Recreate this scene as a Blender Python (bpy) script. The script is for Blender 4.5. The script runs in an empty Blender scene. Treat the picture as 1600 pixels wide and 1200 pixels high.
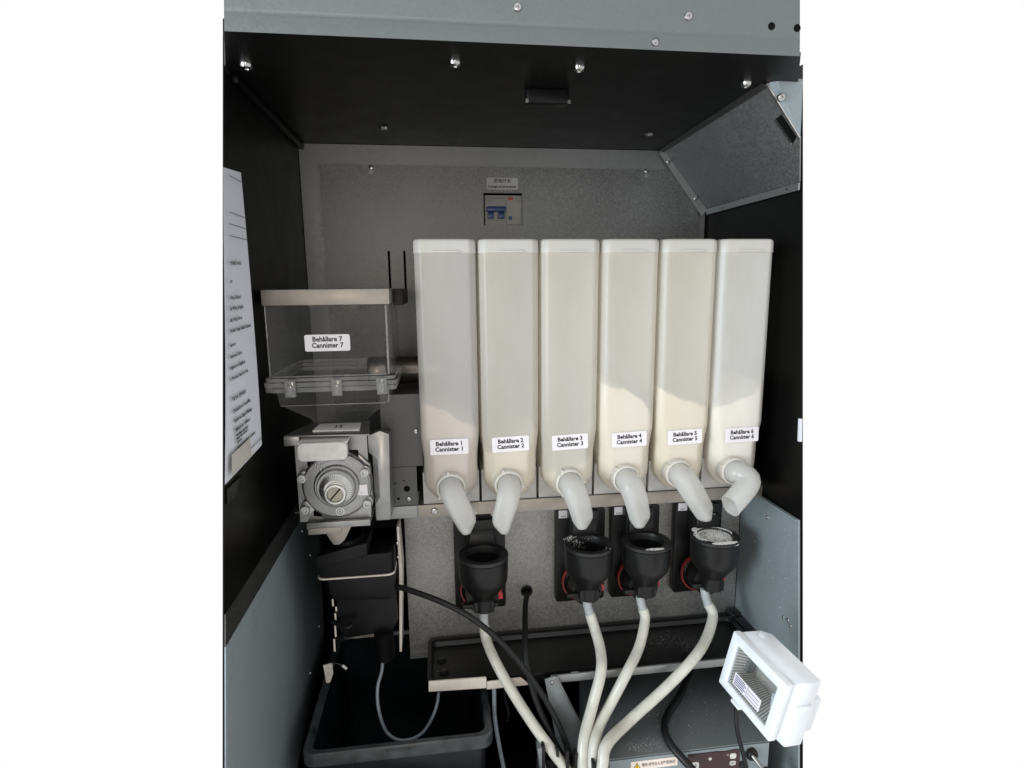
import bpy, bmesh, math, random
from mathutils import Vector, Matrix
R = math.radians
random.seed(7)
S = bpy.context.scene
COL = S.collection

# ------------------------------------------------------------------ camera
cd = bpy.data.cameras.new('camera')
cd.sensor_fit = 'HORIZONTAL'; cd.sensor_width = 36.0; cd.lens = 36.0*888.726/1600.0
cd.clip_start = 0.01; cd.clip_end = 60.0
co = bpy.data.objects.new('camera', cd); COL.objects.link(co)
yaw, pitch, roll = R(7.3223), R(-9.6982), R(-0.5967)
fw = Vector((math.sin(yaw)*math.cos(pitch), math.cos(yaw)*math.cos(pitch), math.sin(pitch)))
rt = Vector((math.cos(yaw), -math.sin(yaw), 0)); up = rt.cross(fw)
r2 = rt*math.cos(roll)+up*math.sin(roll); u2 = up*math.cos(roll)-rt*math.sin(roll)
mw = Matrix((r2, u2, -fw)).transposed().to_4x4(); mw.translation = Vector((0.0343, -0.8596, 0.3699))
co.matrix_world = mw
S.camera = co

# ------------------------------------------------------------------ world and lamps
W = bpy.data.worlds.new('World'); S.world = W; W.use_nodes = True
bg = W.node_tree.nodes['Background']; bg.inputs[0].default_value = (1, 1, 1, 1); bg.inputs[1].default_value = 1.0

def area(name, loc, target, sx, sy, power, col):
    l = bpy.data.lights.new(name, 'AREA'); l.shape = 'RECTANGLE'; l.size = sx; l.size_y = sy; l.energy = power; l.color = col
    o = bpy.data.objects.new(name, l); COL.objects.link(o); o.location = loc
    o.rotation_euler = (Vector(target)-Vector(loc)).to_track_quat('-Z', 'Y').to_euler()
    return o
area('warm_lamp', (-0.20, -2.3, 0.44), (0.0, 0.2, 0.25), 0.26, 0.34, 3.6, (1.0, 0.82, 0.66))
area('daylight_lamp', (-2.3, -1.6, 0.25), (0.5, -0.05, 0.0), 1.0, 1.3, 74, (0.82, 0.92, 1.0))

vs = S.view_settings
vs.view_transform = 'Standard'; vs.look = 'None'; vs.exposure = 0.0; vs.gamma = 1.0; vs.use_curve_mapping = False

# ------------------------------------------------------------------ materials
MATS = {}
def nodes(name):
    m = bpy.data.materials.new(name); m.use_nodes = True
    nt = m.node_tree; MATS[name] = m
    return m, nt, nt.nodes['Principled BSDF']
def lk(nt, a, b): nt.links.new(a, b)
def noise(nt, scale, detail=4, rough=.55, coord='Object', stretch=None):
    tc = nt.nodes.new('ShaderNodeTexCoord'); n = nt.nodes.new('ShaderNodeTexNoise')
    n.inputs['Scale'].default_value = scale; n.inputs['Detail'].default_value = detail; n.inputs['Roughness'].default_value = rough
    if stretch:
        mp = nt.nodes.new('ShaderNodeMapping'); mp.inputs['Scale'].default_value = stretch
        lk(nt, tc.outputs[coord], mp.inputs[0]); lk(nt, mp.outputs[0], n.inputs['Vector'])
    else: lk(nt, tc.outputs[coord], n.inputs['Vector'])
    return n
def ramp(nt, src, stops):
    r = nt.nodes.new('ShaderNodeValToRGB'); e = r.color_ramp.elements
    while len(e) < len(stops): e.new(0.5)
    for k, (p, c) in enumerate(stops):
        e[k].position = p; e[k].color = tuple(c)+(1,) if len(c) == 3 else c
    lk(nt, src, r.inputs[0]); return r
def bump(nt, b, src, strength, dist=.001):
    n = nt.nodes.new('ShaderNodeBump'); n.inputs['Strength'].default_value = strength; n.inputs['Distance'].default_value = dist
    lk(nt, src, n.inputs['Height']); lk(nt, n.outputs[0], b.inputs['Normal'])
def plain(name, col, rough=.5, metal=0., spec=.5, nscale=60, nvar=.12, bmp=0., bscale=400, rvar=.1, sss=0, trans=0, coat=0):
    m, nt, b = nodes(name)
    n = noise(nt, nscale)
    lo = [c*(1-nvar) for c in col]; hi = [min(1, c*(1+nvar)) for c in col]
    r = ramp(nt, n.outputs['Fac'], [(.3, lo), (.7, hi)]); lk(nt, r.outputs[0], b.inputs['Base Color'])
    n2 = noise(nt, nscale*.37, 3)
    rr = ramp(nt, n2.outputs['Fac'], [(.3, [max(.03, rough-rvar)]*3), (.7, [min(1, rough+rvar)]*3)]); lk(nt, rr.outputs[0], b.inputs['Roughness'])
    b.inputs['Metallic'].default_value = metal; b.inputs['Specular IOR Level'].default_value = spec
    if coat: b.inputs['Coat Weight'].default_value = coat; b.inputs['Coat Roughness'].default_value = .08
    if bmp:
        n3 = noise(nt, bscale, 3); bump(nt, b, n3.outputs['Fac'], bmp, .0006)
    if sss:
        b.inputs['Subsurface Weight'].default_value = sss; b.inputs['Subsurface Radius'].default_value = (.012, .010, .008); b.inputs['Subsurface Scale'].default_value = 1.0
    return m
def galvanised(name, base, spread, rough=.42, metal=.85, scale=260):
    """zinc-coated sheet: fine crystal speckle over broad, cloudy tone"""
    m, nt, b = nodes(name)
    tc = nt.nodes.new('ShaderNodeTexCoord'); v = nt.nodes.new('ShaderNodeTexVoronoi'); v.inputs['Scale'].default_value = scale
    n0 = noise(nt, 90, 3); add = nt.nodes.new('ShaderNodeVectorMath'); add.operation = 'MULTIPLY_ADD'
    lk(nt, n0.outputs['Color'], add.inputs[0]); add.inputs[1].default_value = (.008,)*3; lk(nt, tc.outputs['Object'], add.inputs[2]); lk(nt, add.outputs[0], v.inputs['Vector'])
    sep = nt.nodes.new('ShaderNodeSeparateColor'); lk(nt, v.outputs['Color'], sep.inputs[0])
    n1 = noise(nt, scale*2.2, 4, .7); n2 = noise(nt, 9, 4)
    mx = nt.nodes.new('ShaderNodeMath'); mx.operation = 'MULTIPLY_ADD'; lk(nt, sep.outputs[0], mx.inputs[0]); mx.inputs[1].default_value = .35
    m2 = nt.nodes.new('ShaderNodeMath'); m2.operation = 'MULTIPLY_ADD'; lk(nt, n1.outputs['Fac'], m2.inputs[0]); m2.inputs[1].default_value = .55
    m3 = nt.nodes.new('ShaderNodeMath'); m3.operation = 'MULTIPLY'; lk(nt, n2.outputs['Fac'], m3.inputs[0]); m3.inputs[1].default_value = .38
    lk(nt, m3.outputs[0], m2.inputs[2]); lk(nt, m2.outputs[0], mx.inputs[2])
    lo = [c*(1-spread) for c in base]; hi = [c*(1+spread) for c in base]
    r = ramp(nt, mx.outputs[0], [(.38, lo), (.88, hi)]); lk(nt, r.outputs[0], b.inputs['Base Color'])
    rr = ramp(nt, mx.outputs[0], [(.3, [rough-.08]*3), (.8, [rough+.12]*3)]); lk(nt, rr.outputs[0], b.inputs['Roughness'])
    b.inputs['Metallic'].default_value = metal
    bump(nt, b, mx.outputs[0], .12, .0006)
    return m
def dusty(name, col, rough, scale, thr, metal=0, dustcol=(.75, .74, .70), band=None):
    """surface with spilled powder grains lying on it"""
    m, nt, b = nodes(name)
    n = noise(nt, scale, 2, .6); big = noise(nt, 14, 3)
    ad = nt.nodes.new('ShaderNodeMath'); ad.operation = 'MULTIPLY_ADD'; lk(nt, big.outputs['Fac'], ad.inputs[0]); ad.inputs[1].default_value = .55; lk(nt, n.outputs['Fac'], ad.inputs[2])
    r = ramp(nt, ad.outputs[0], [(thr, (0, 0, 0)), (thr+.035, (1, 1, 1))])
    mixc = nt.nodes.new('ShaderNodeMix'); mixc.data_type = 'RGBA'
    lk(nt, r.outputs[0], mixc.inputs['Factor']); mixc.inputs['A'].default_value = (*col, 1); mixc.inputs['B'].default_value = (*dustcol, 1)
    lk(nt, mixc.outputs['Result'], b.inputs['Base Color'])
    rr = ramp(nt, r.outputs[0], [(0, [rough]*3), (1, [.9]*3)]); lk(nt, rr.outputs[0], b.inputs['Roughness'])
    b.inputs['Metallic'].default_value = metal
    return m
def milky(name, col, transp, rough=.3, transl=.35):
    """milky plastic that lets some of what is behind it show through"""
    m, nt, b = nodes(name)
    b.inputs['Roughness'].default_value = rough; b.inputs['Specular IOR Level'].default_value = .45
    n = noise(nt, 16, 5, .6, 'Object', (1.0, 1.0, .35)); lo = [col[0]*.93, col[1]*.915, col[2]*.86]
    r = ramp(nt, n.outputs['Fac'], [(.32, lo), (.62, col)]); lk(nt, r.outputs[0], b.inputs['Base Color'])
    out = nt.nodes['Material Output']
    tl = nt.nodes.new('ShaderNodeBsdfTranslucent'); lk(nt, r.outputs[0], tl.inputs[0])
    tr = nt.nodes.new('ShaderNodeBsdfTransparent'); tr.inputs[0].default_value = (*[min(1, c*1.08) for c in col], 1)
    a = nt.nodes.new('ShaderNodeMixShader'); a.inputs[0].default_value = transl; lk(nt, b.outputs[0], a.inputs[1]); lk(nt, tl.outputs[0], a.inputs[2])
    c = nt.nodes.new('ShaderNodeMixShader'); c.inputs[0].default_value = transp; lk(nt, a.outputs[0], c.inputs[1]); lk(nt, tr.outputs[0], c.inputs[2])
    lk(nt, c.outputs[0], out.inputs[0])
    n2 = noise(nt, 55, 3); bump(nt, b, n2.outputs['Fac'], .05, .002)
    return m
def clear(name, tint, gloss=.06, rough=.08):
    m, nt, b = nodes(name); out = nt.nodes['Material Output']
    tr = nt.nodes.new('ShaderNodeBsdfTransparent'); tr.inputs[0].default_value = (*tint, 1)
    b.inputs['Base Color'].default_value = (.30, .30, .29, 1); b.inputs['Roughness'].default_value = rough; b.inputs['Specular IOR Level'].default_value = .9
    lw = nt.nodes.new('ShaderNodeLayerWeight'); lw.inputs[0].default_value = .5
    pw = nt.nodes.new('ShaderNodeMath'); pw.operation = 'POWER'; lk(nt, lw.outputs['Facing'], pw.inputs[0]); pw.inputs[1].default_value = 4.0
    n = noise(nt, 22, 4); am = ramp(nt, n.outputs['Fac'], [(.35, (gloss,)*3), (.75, (gloss*2.2,)*3)])
    ad = nt.nodes.new('ShaderNodeMath'); ad.operation = 'MULTIPLY_ADD'; ad.use_clamp = True; lk(nt, pw.outputs[0], ad.inputs[0]); ad.inputs[1].default_value = .7; lk(nt, am.outputs[0], ad.inputs[2])
    mx = nt.nodes.new('ShaderNodeMixShader'); lk(nt, ad.outputs[0], mx.inputs[0]); lk(nt, tr.outputs[0], mx.inputs[1]); lk(nt, b.outputs[0], mx.inputs[2])
    lk(nt, mx.outputs[0], out.inputs[0]); return m

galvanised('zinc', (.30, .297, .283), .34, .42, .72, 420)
galvanised('zinc_upper_shaded', (.185, .190, .186), .40, .42, .80, 460)  # darker than the lower zinc: light falloff towards the top is put into the colour
galvanised('zinc_border', (.26, .27, .265), .10, .46, .8, 300)
galvanised('zinc_plain', (.31, .315, .31), .10, .46, .8, 300)
galvanised('zinc_side', (.245, .285, .30), .07, .42, .30, 380)
galvanised('zinc_beam', (.18, .198, .196), .06, .40, .7, 420)
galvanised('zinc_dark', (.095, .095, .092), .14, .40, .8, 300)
plain('steel', (.31, .31, .30), .36, .9, bmp=.05)
plain('steel_warm', (.315, .287, .252), .42, .75, nscale=30, bmp=.04)
plain('grey_base', (.42, .41, .39), .5, .2)
plain('bracket_grey', (.24, .26, .26), .45, .7)
plain('black_sheet', (.0035, .0034, .0032), .36, 0, .17, bmp=.04, bscale=1400, rvar=.03)
plain('black_plastic', (.0075, .0073, .007), .38, 0, .32, bmp=.06, bscale=700)
plain('black_shade', (.004, .004, .004), .40, 0, .22)  # blacker plastic; the brewer's deep shadow is put into this colour
plain('black_gloss', (.008, .008, .008), .18, 0, .5)
plain('black_rubber', (.008, .008, .0082), .45, 0, .32)
plain('dark_gap', (.004, .004, .004), .9, 0, .1)
plain('cast', (.31, .31, .305), .33, .95, nscale=25, nvar=.22, bmp=.30, bscale=700)
plain('cast_bright', (.60, .60, .58), .22, .95, bmp=.05)
plain('brass', (.34, .32, .26), .34, .9)
plain('copper_dark', (.22, .195, .175), .28, .9, nscale=20)
plain('screw_metal', (.46, .46, .455), .16, 1.0)
plain('white_plastic', (.60, .59, .56), .42)
plain('cream_metal', (.62, .57, .50), .5, 0, nscale=40)
plain('lamp_white', (.74, .775, .81), .40, nvar=.03)
plain('sticker', (.74, .71, .73), .5, nvar=.03)
plain('sticker_warm', (.80, .70, .62), .5, nvar=.03)
plain('sticker_grey', (.46, .46, .445), .5, nvar=.03)
plain('paper', (.66, .67, .73), .75, nvar=.025, nscale=20)
plain('tape', (.50, .48, .43), .4, nvar=.05)
plain('ink', (.012, .012, .013), .8, 0, .15, nvar=.0)
plain('ink_grey', (.15, .15, .16), .6, nvar=.0)
plain('ink_blue', (.03, .06, .22), .6, nvar=.0)
plain('blue_toggle', (.010, .050, .17), .35)
plain('breaker_grey', (.37, .365, .335), .5, nvar=.04)
plain('red', (.50, .022, .03), .38)
plain('red_dull', (.20, .018, .018), .45)
plain('orange', (.42, .09, .045), .5, nvar=.02)
plain('yellow', (.80, .52, .03), .5, nvar=.02)
plain('display', (.030, .003, .006), .15, nvar=.2)
plain('button', (.62, .60, .55), .45)
plain('bin_plastic', (.007, .010, .012), .26, 0, .3, nscale=18, nvar=.35, rvar=.14)
plain('bin_rim', (.038, .045, .046), .34, 0, .4, nscale=26, nvar=.6, rvar=.16)
plain('tube_blue', (.20, .24, .27), .3)
plain('hose', (.56, .553, .49), .30, 0, .5, nscale=45, nvar=.12, sss=.30)
plain('hose_grey', (.38, .40, .40), .3, 0, .45, sss=.2)
plain('powder_white', (.90, .885, .85), .95, nscale=300, nvar=.15, bmp=.9, bscale=600)
dusty('tray_black', (.005, .005, .005), .40, 620, 1.035)
dusty('box_top', (.155, .170, .172), .40, 620, 1.03, .3)
dusty('rim_dusty', (.013, .013, .013), .40, 380, .90)
dusty('rim_heap', (.02, .02, .02), .6, 420, .66, 0, (.86, .85, .82))
dusty('rim_clean', (.013, .013, .013), .40, 420, 1.02)
galvanised('reflector', (.80, .79, .75), .05, .30, .35, 90)
clear('smoke_clear', (.96, .96, .955), .040, .05)
clear('clear_edge', (.93, .93, .92), .32, .06)
clear('lamp_glass', (.95, .96, .96), .02, .03)
milky('spout_pe', (.86, .86, .855), .44, .16, .45)
milky('collar_pe', (.82, .80, .76), .05, .35, .3)
milky('lid_pe', (.76, .75, .73), .06, .32, .3)
TINT = [(.79, .77, .745), (.84, .815, .755), (.90, .875, .81), (.90, .88, .82), (.90, .875, .80), (.94, .935, .91)]
POW = [(.68, .575, .50), (.74, .67, .54), (.68, .645, .56), (.67, .62, .53), (.67, .615, .51), (.70, .655, .57)]
for k in range(6):
    milky('canister_pe_%d' % k, TINT[k], .36, .30, .30)
    plain('powder_fill_%d' % k, POW[k], .95, nscale=120, nvar=.03)

# ------------------------------------------------------------------ mesh helpers
def catmull(pts, n=8):
    P = [Vector(p) for p in pts]; out = []
    for i in range(len(P)-1):
        p0 = P[max(i-1, 0)]; p1 = P[i]; p2 = P[i+1]; p3 = P[min(i+2, len(P)-1)]
        for k in range(n):
            t = k/n
            out.append(.5*((2*p1)+(p2-p0)*t+(2*p0-5*p1+4*p2-p3)*t*t+(3*p1-p0-3*p2+p3)*t**3))
    out.append(P[-1]); return out
def rr2(w, h, r, n=4, cx=0, cy=0):
    """rounded rectangle outline, counter-clockwise"""
    out = []; r = min(r, w/2-1e-5, h/2-1e-5)
    for (sx, sy, a0) in ((1, -1, -90), (1, 1, 0), (-1, 1, 90), (-1, -1, 180)):
        for k in range(n+1):
            a = R(a0+90*k/n); out.append((cx+sx*(w/2-r)+r*math.cos(a), cy+sy*(h/2-r)+r*math.sin(a)))
    return out
def ch2(w, h, c, f=.003, cx=0, cy=0):
    """rectangle with chamfered corners, the chamfer ends softened"""
    out = []; c = min(c, w/2-.004, h/2-.004); f = min(f, c*.4)
    cor = [(w/2, -h/2), (w/2, h/2), (-w/2, h/2), (-w/2, -h/2)]
    for k in range(4):
        V = Vector(cor[k]); dp = (Vector(cor[k-1])-V).normalized(); dn = (Vector(cor[(k+1) % 4])-V).normalized()
        A, C = V+dp*c, V+dn*c; e = (C-A).normalized()
        for Q, d1, d2 in ((A, dp, e), (C, -e, dn)):
            p0, p2 = Q+d1*f, Q+d2*f
            for t in (0, .5, 1): q = p0*(1-t)**2+Q*2*t*(1-t)+p2*t*t; out.append((cx+q.x, cy+q.y))
    return out
class B:
    def __init__(s): s.bm = bmesh.new()
    def face(s, vs):
        try: return s.bm.faces.new(vs)
        except ValueError: return None
    def box(s, x0, x1, y0, y1, z0, z1):
        v = [s.bm.verts.new((x, y, z)) for x in (x0, x1) for y in (y0, y1) for z in (z0, z1)]
        for f in ((0, 1, 3, 2), (4, 6, 7, 5), (0, 4, 5, 1), (2, 3, 7, 6), (0, 2, 6, 4), (1, 5, 7, 3)): s.face([v[i] for i in f])
        return s
    def prism(s, poly, ax, a, b):
        def pt(q, t):
            return {'x': (t, q[0], q[1]), 'y': (q[0], t, q[1]), 'z': (q[0], q[1], t)}[ax]
        lo = [s.bm.verts.new(pt(q, a)) for q in poly]; hi = [s.bm.verts.new(pt(q, b)) for q in poly]
        n = len(poly); s.face(lo[::-1]); s.face(hi)
        for i in range(n): s.face([lo[i], lo[(i+1) % n], hi[(i+1) % n], hi[i]])
        return s
    def quadsheet(s, p, nu=1, nv=1, fn=None):
        """p: four corners (00,10,11,01); a single skin"""
        a, b, c, d = [Vector(q) for q in p]; g = []
        for j in range(nv+1):
            row = []
            for i in range(nu+1):
                u, v = i/nu, j/nv
                q = (a*(1-u)+b*u)*(1-v)+(d*(1-u)+c*u)*v
                if fn: q = q+Vector(fn(u, v))
                row.append(s.bm.verts.new(q))
            g.append(row)
        for j in range(nv):
            for i in range(nu): s.face([g[j][i], g[j][i+1], g[j+1][i+1], g[j+1][i]])
        return s
    def ringplate(s, outer, inner, ax, a, b):
        """plate with an opening: outer and inner outlines with the same number of points"""
        def pt(q, t): return {'x': (t, q[0], q[1]), 'y': (q[0], t, q[1]), 'z': (q[0], q[1], t)}[ax]
        L = [[s.bm.verts.new(pt(q, t)) for q in o] for t in (a, b) for o in (outer, inner)]
        n = len(outer)
        for i in range(n):
            j = (i+1) % n
            s.face([L[0][i], L[0][j], L[1][j], L[1][i]]); s.face([L[2][j], L[2][i], L[3][i], L[3][j]])
            s.face([L[0][j], L[0][i], L[2][i], L[2][j]]); s.face([L[1][i], L[1][j], L[3][j], L[3][i]])
        return s
    def loft(s, secs, cap0=True, cap1=True, closed=True):
        rows = [[s.bm.verts.new(q) for q in sec] for sec in secs]; n = len(secs[0])
        for a, b in zip(rows, rows[1:]):
            for i in range(n if closed else n-1): s.face([a[i], a[(i+1) % n], b[(i+1) % n], b[i]])
        if cap0: s.face(rows[0][::-1])
        if cap1: s.face(rows[-1])
        return s
    def lathe(s, prof, org, axis, n=32, cap0=True, cap1=True):
        ax = Vector(axis).normalized(); t = Vector((0, 0, 1)) if abs(ax.z) < .9 else Vector((1, 0, 0))
        u = ax.cross(t).normalized(); v = ax.cross(u); o = Vector(org)
        secs = [[o+ax*h+(u*math.cos(2*math.pi*k/n)+v*math.sin(2*math.pi*k/n))*max(r, 1e-5) for k in range(n)] for r, h in prof]
        return s.loft(secs, cap0, cap1)
    def cyl(s, p0, p1, r0, r1=None, n=24):
        p0 = Vector(p0); p1 = Vector(p1)
        return s.lathe([(r0, 0), (r0 if r1 is None else r1, (p1-p0).length)], p0, p1-p0, n)
    def tube(s, pts, rad, n=12, smooth=8, cap=True, flat=None):
        P = catmull(pts, smooth) if smooth else [Vector(p) for p in pts]
        m = len(P); rs = []
        for i in range(m):
            if isinstance(rad, (int, float)): rs.append(rad)
            else:
                f = i/(m-1)*(len(rad)-1); k = min(int(f), len(rad)-2); rs.append(rad[k]*(1-(f-k))+rad[k+1]*(f-k))
        t0 = (P[1]-P[0]).normalized(); ref = Vector((0, 0, 1)) if abs(t0.z) < .8 else Vector((1, 0, 0))
        u = t0.cross(ref).normalized(); secs = []
        for i in range(m):
            t = (P[min(i+1, m-1)]-P[max(i-1, 0)]).normalized()
            u = (u-t*u.dot(t)).normalized(); v = t.cross(u)
            fl = 1 if not flat else flat[0]+(flat[1]-flat[0])*i/(m-1)
            secs.append([P[i]+(u*math.cos(2*math.pi*k/n)+v*math.sin(2*math.pi*k/n)*fl)*rs[i] for k in range(n)])
        return s.loft(secs, cap, cap)
    def ball(s, c, r, n=10):
        k = max(4, n//2)
        return s.lathe([(r*math.sin(math.pi*i/k), -r*math.cos(math.pi*i/k)) for i in range(k+1)], c, (0, 0, 1), n)
ORG = {}
def obj(name, b, mat, parent=None, bev=0, ang=38, seg=2, solid=0, local=False, flat=False):
    bm = b.bm
    bmesh.ops.remove_doubles(bm, verts=bm.verts, dist=1e-6)
    bmesh.ops.recalc_face_normals(bm, faces=bm.faces)
    if bev:
        es = [e for e in bm.edges if len(e.link_faces) == 2 and e.calc_face_angle(0) > R(40)]
        bmesh.ops.bevel(bm, geom=es, offset=bev, segments=seg, affect='EDGES', clamp_overlap=True, profile=.5)
    org = ORG.get(parent, Vector())
    if not local and org.length: bmesh.ops.translate(bm, verts=bm.verts, vec=-org)
    for e in bm.edges: e.smooth = not (len(e.link_faces) == 2 and e.calc_face_angle(0) > R(ang))
    for f in bm.faces: f.smooth = not flat
    me = bpy.data.meshes.new(name); bm.to_mesh(me); bm.free()
    o = bpy.data.objects.new(name, me); COL.objects.link(o); me.materials.append(MATS[mat])
    if solid:
        md = o.modifiers.new('wall', 'SOLIDIFY'); md.thickness = solid; md.offset = -1
    if parent: o.parent = parent
    ORG[o] = org.copy()
    return o
def tag(o, label, cat, group=None):
    o['label'] = label; o['category'] = cat
    if group: o['group'] = group
    return o
def thing(name, label, cat, loc, group=None):
    o = bpy.data.objects.new(name, None); COL.objects.link(o); o.location = loc; o.empty_display_size = .02
    ORG[o] = Vector(loc); return tag(o, label, cat, group)
def struct(name, b, mat, **k):
    o = obj(name, b, mat, **k); o['kind'] = 'structure'; return o
def frame_m(origin, xdir, ydir):
    x = Vector(xdir).normalized(); y = Vector(ydir).normalized(); z = x.cross(y).normalized(); y = z.cross(x)
    m = Matrix((x, y, z)).transposed().to_4x4(); m.translation = Vector(origin); return m
def text(body, size, org, mat, parent, xd=(1, 0, 0), yd=(0, 0, 1), fat=0, align='CENTER', name='lettering', width=None, spacing=1.0, local=False):
    c = bpy.data.curves.new('t', 'FONT'); c.body = body; c.size = size; c.align_x = align; c.align_y = 'CENTER'; c.offset = fat; c.resolution_u = 2; c.space_line = spacing
    o = bpy.data.objects.new('t', c); COL.objects.link(o)
    dg = bpy.context.evaluated_depsgraph_get(); me = bpy.data.meshes.new_from_object(o.evaluated_get(dg))
    bpy.data.objects.remove(o); bpy.data.curves.remove(c)
    if width and len(me.vertices):
        xs = [v.co.x for v in me.vertices]; k = width/max(1e-6, max(xs)-min(xs))
        for v in me.vertices: v.co.x *= k
    me.transform(frame_m(Vector(org)-(Vector() if local else ORG.get(parent, Vector())), xd, yd))
    me.materials.clear(); me.materials.append(MATS[mat]); me.name = name
    t = bpy.data.objects.new(name, me); COL.objects.link(t); t.parent = parent; ORG[t] = ORG.get(parent, Vector()).copy()
    return t
def screw(parent, loc, nrm, r=.005, mat='screw_metal', h=None, name='screw'):
    n = Vector(nrm).normalized(); h = h or r*.6; b = B(); o = Vector(loc)
    b.lathe([(r*1.02, -r*.1), (r, h*.35), (r*.85, h*.75), (r*.5, h), (r*.34, h), (r*.16, h*.45), (0, h*.45)], o, n, 16, True, True)
    return obj(name, b, mat, parent, ang=30)
def sheet_x(poly, x, t, b=None):
    return (b or B()).prism(poly, 'x', x, x+t)

# ------------------------------------------------------------------ the cabinet (setting)
XL, XR, YB, ZC = -.2156, .595, .3075, .6392
# left wall: black sheet whose front edge rakes forward towards the floor
wl = struct('wall_left', sheet_x([(.33, -.50), (.33, .70), (-.0525, .70), (-.1087, .4857), (-.1672, .2615), (-.2225, .0498), (-.2749, -.1505), (-.365, -.50)], XL-.0015, .0015), 'black_sheet')
wr = struct('wall_right', sheet_x([(.33, -.50), (.33, .70), (.0137, .70), (-.0092, .5096), (-.0446, .2147), (-.0813, -.0904), (-.131, -.50)], XR+.0035, .0015), 'black_sheet')
# ceiling
ce = struct('ceiling', B().prism([(XL+.001, .33), (XL+.001, -.066), (-.1797, -.1725), (.4756, -.1725), (XR-.001, .016), (XR-.001, .33)], 'z', ZC, ZC+.004), 'black_sheet')
for x, y in ((-.1859, -.0801), (.0648, -.1135), (.2187, -.1127), (.4585, -.0799)): screw(ce, (x, y, ZC), (0, 0, -1), .0075, h=.006)
for x, y in ((-.0461, .186), (.4233, .1855)):
    obj('slot_trim', B().loft([[(px_, py_, ZC) for px_, py_ in rr2(.017, .010, .0045, 5, x, y)], [(px_, py_, ZC-.0035) for px_, py_ in rr2(.012, .005, .0022, 5, x, y)]]), 'screw_metal', ce)
hb = B(); hb.prism(rr2(.060, .020, .004, 4, .195, -.022), 'z', ZC-.019, ZC); h = obj('recessed_grip', hb, 'black_shade', ce, bev=.002)
for x in (.1655, .2245): obj('grip_clip', B().box(x-.002, x+.002, -.033, -.0322, ZC-.0195, ZC-.0145), 'steel', h)
obj('corner_trim', B().prism([(XL+.0005, -.05), (XL+.010, -.05), (XL+.012, .302), (XL+.0005, .302)], 'z', ZC-.012, ZC-.0004), 'black_sheet', ce, bev=.002)
# header beam over the opening
bb = B(); prof = [(-.172, .700), (-.172, .6398), (-.1895, .6320), (-.1905, .6317)]
for k in range(6):
    a = R(-120-60*k/5); prof.append((-.1960+.0060*math.cos(a), .6495+.0060*math.sin(a)))
prof += [(-.202, .700)]
bb.loft([[(-.1695-(y+.2)*.33+(z-.645)*.085, y, z) for y, z in prof], [(.4557+(y+.2)*.66-(z-.645)*.081, y, z) for y, z in prof]])
beam = struct('header_beam', bb, 'zinc_beam')
for x, z in ((.1287, .6628), (.3195, .6626)): screw(beam, (x, -.202, z), (0, -1, 0), .0045, name='rivet')
for x, z in ((.4188, .6572), (.4500, .6566)): obj('hole', B().cyl((x, -.2023, z), (x, -.2018, z), .0042), 'dark_gap', beam)
screw(beam, (.2850, -.1950, .6378), (-.1, -.6, -.6), .0040)

# back wall: plain zinc border, and in it a speckled panel with cut-outs
bw = B()
bw.box(XL+.001, XR-.001, YB, YB+.003, .6012, ZC-.0006)
bw.box(XL+.001, -.176, YB+.0002, YB+.003, .02, .6012); bw.box(.556, XR-.001, YB+.0002, YB+.003, .02, .6012)
back = struct('wall_back', bw, 'zinc_border')
obj('backing_sheet', B().box(XL, XR, .345, .348, -.5, ZC), 'dark_gap', back)
def gridpanel(xs, zs, holes, y0, y1):
    b = B()
    for i in range(len(xs)-1):
        for j in range(len(zs)-1):
            cx, cz = (xs[i]+xs[i+1])/2, (zs[j]+zs[j+1])/2
            if any(h[0] < cx < h[1] and h[2] < cz < h[3] for h in holes): continue
            b.box(xs[i], xs[i+1], y0, y1, zs[j], zs[j+1])
    bmesh.ops.remove_doubles(b.bm, verts=b.bm.verts, dist=1e-6)
    dup = {}
    for f in list(b.bm.faces):          # drop the inner walls between neighbouring cells
        k = tuple(sorted(v.index for v in f.verts)); 
    b.bm.verts.index_update()
    for f in b.bm.faces: dup.setdefault(tuple(sorted(v.index for v in f.verts)), []).append(f)
    bmesh.ops.delete(b.bm, geom=[f for fs in dup.values() if len(fs) > 1 for f in fs], context='FACES')
    return b
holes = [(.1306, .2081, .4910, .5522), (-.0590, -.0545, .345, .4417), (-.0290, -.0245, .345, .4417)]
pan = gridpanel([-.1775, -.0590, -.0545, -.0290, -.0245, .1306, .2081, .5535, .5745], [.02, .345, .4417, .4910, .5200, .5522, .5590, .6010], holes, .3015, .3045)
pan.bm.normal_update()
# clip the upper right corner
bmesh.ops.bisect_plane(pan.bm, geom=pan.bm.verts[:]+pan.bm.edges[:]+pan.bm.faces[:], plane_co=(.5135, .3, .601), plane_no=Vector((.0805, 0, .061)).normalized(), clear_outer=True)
bp = obj('inner_panel', pan, 'zinc_upper_shaded', back, flat=True)
for x, z in ((-.0827, .5966), (.4618, .5975)):
    screw(bp, (x, .3015, z), (0, -1, 0), .0045)
    obj('keyhole', B().cyl((x, .3014, z-.0085), (x, .3012, z-.0085), .0042), 'zinc_plain', bp)
obj('hole_shroud', B().box(.129, .2095, .33, .333, .488, .556), 'dark_gap', back)
for x in (-.0567, -.0267): obj('slot_rod', B().box(x-.0028, x+.0028, .315, .318, .352, .4275), 'dark_gap', back)

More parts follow.
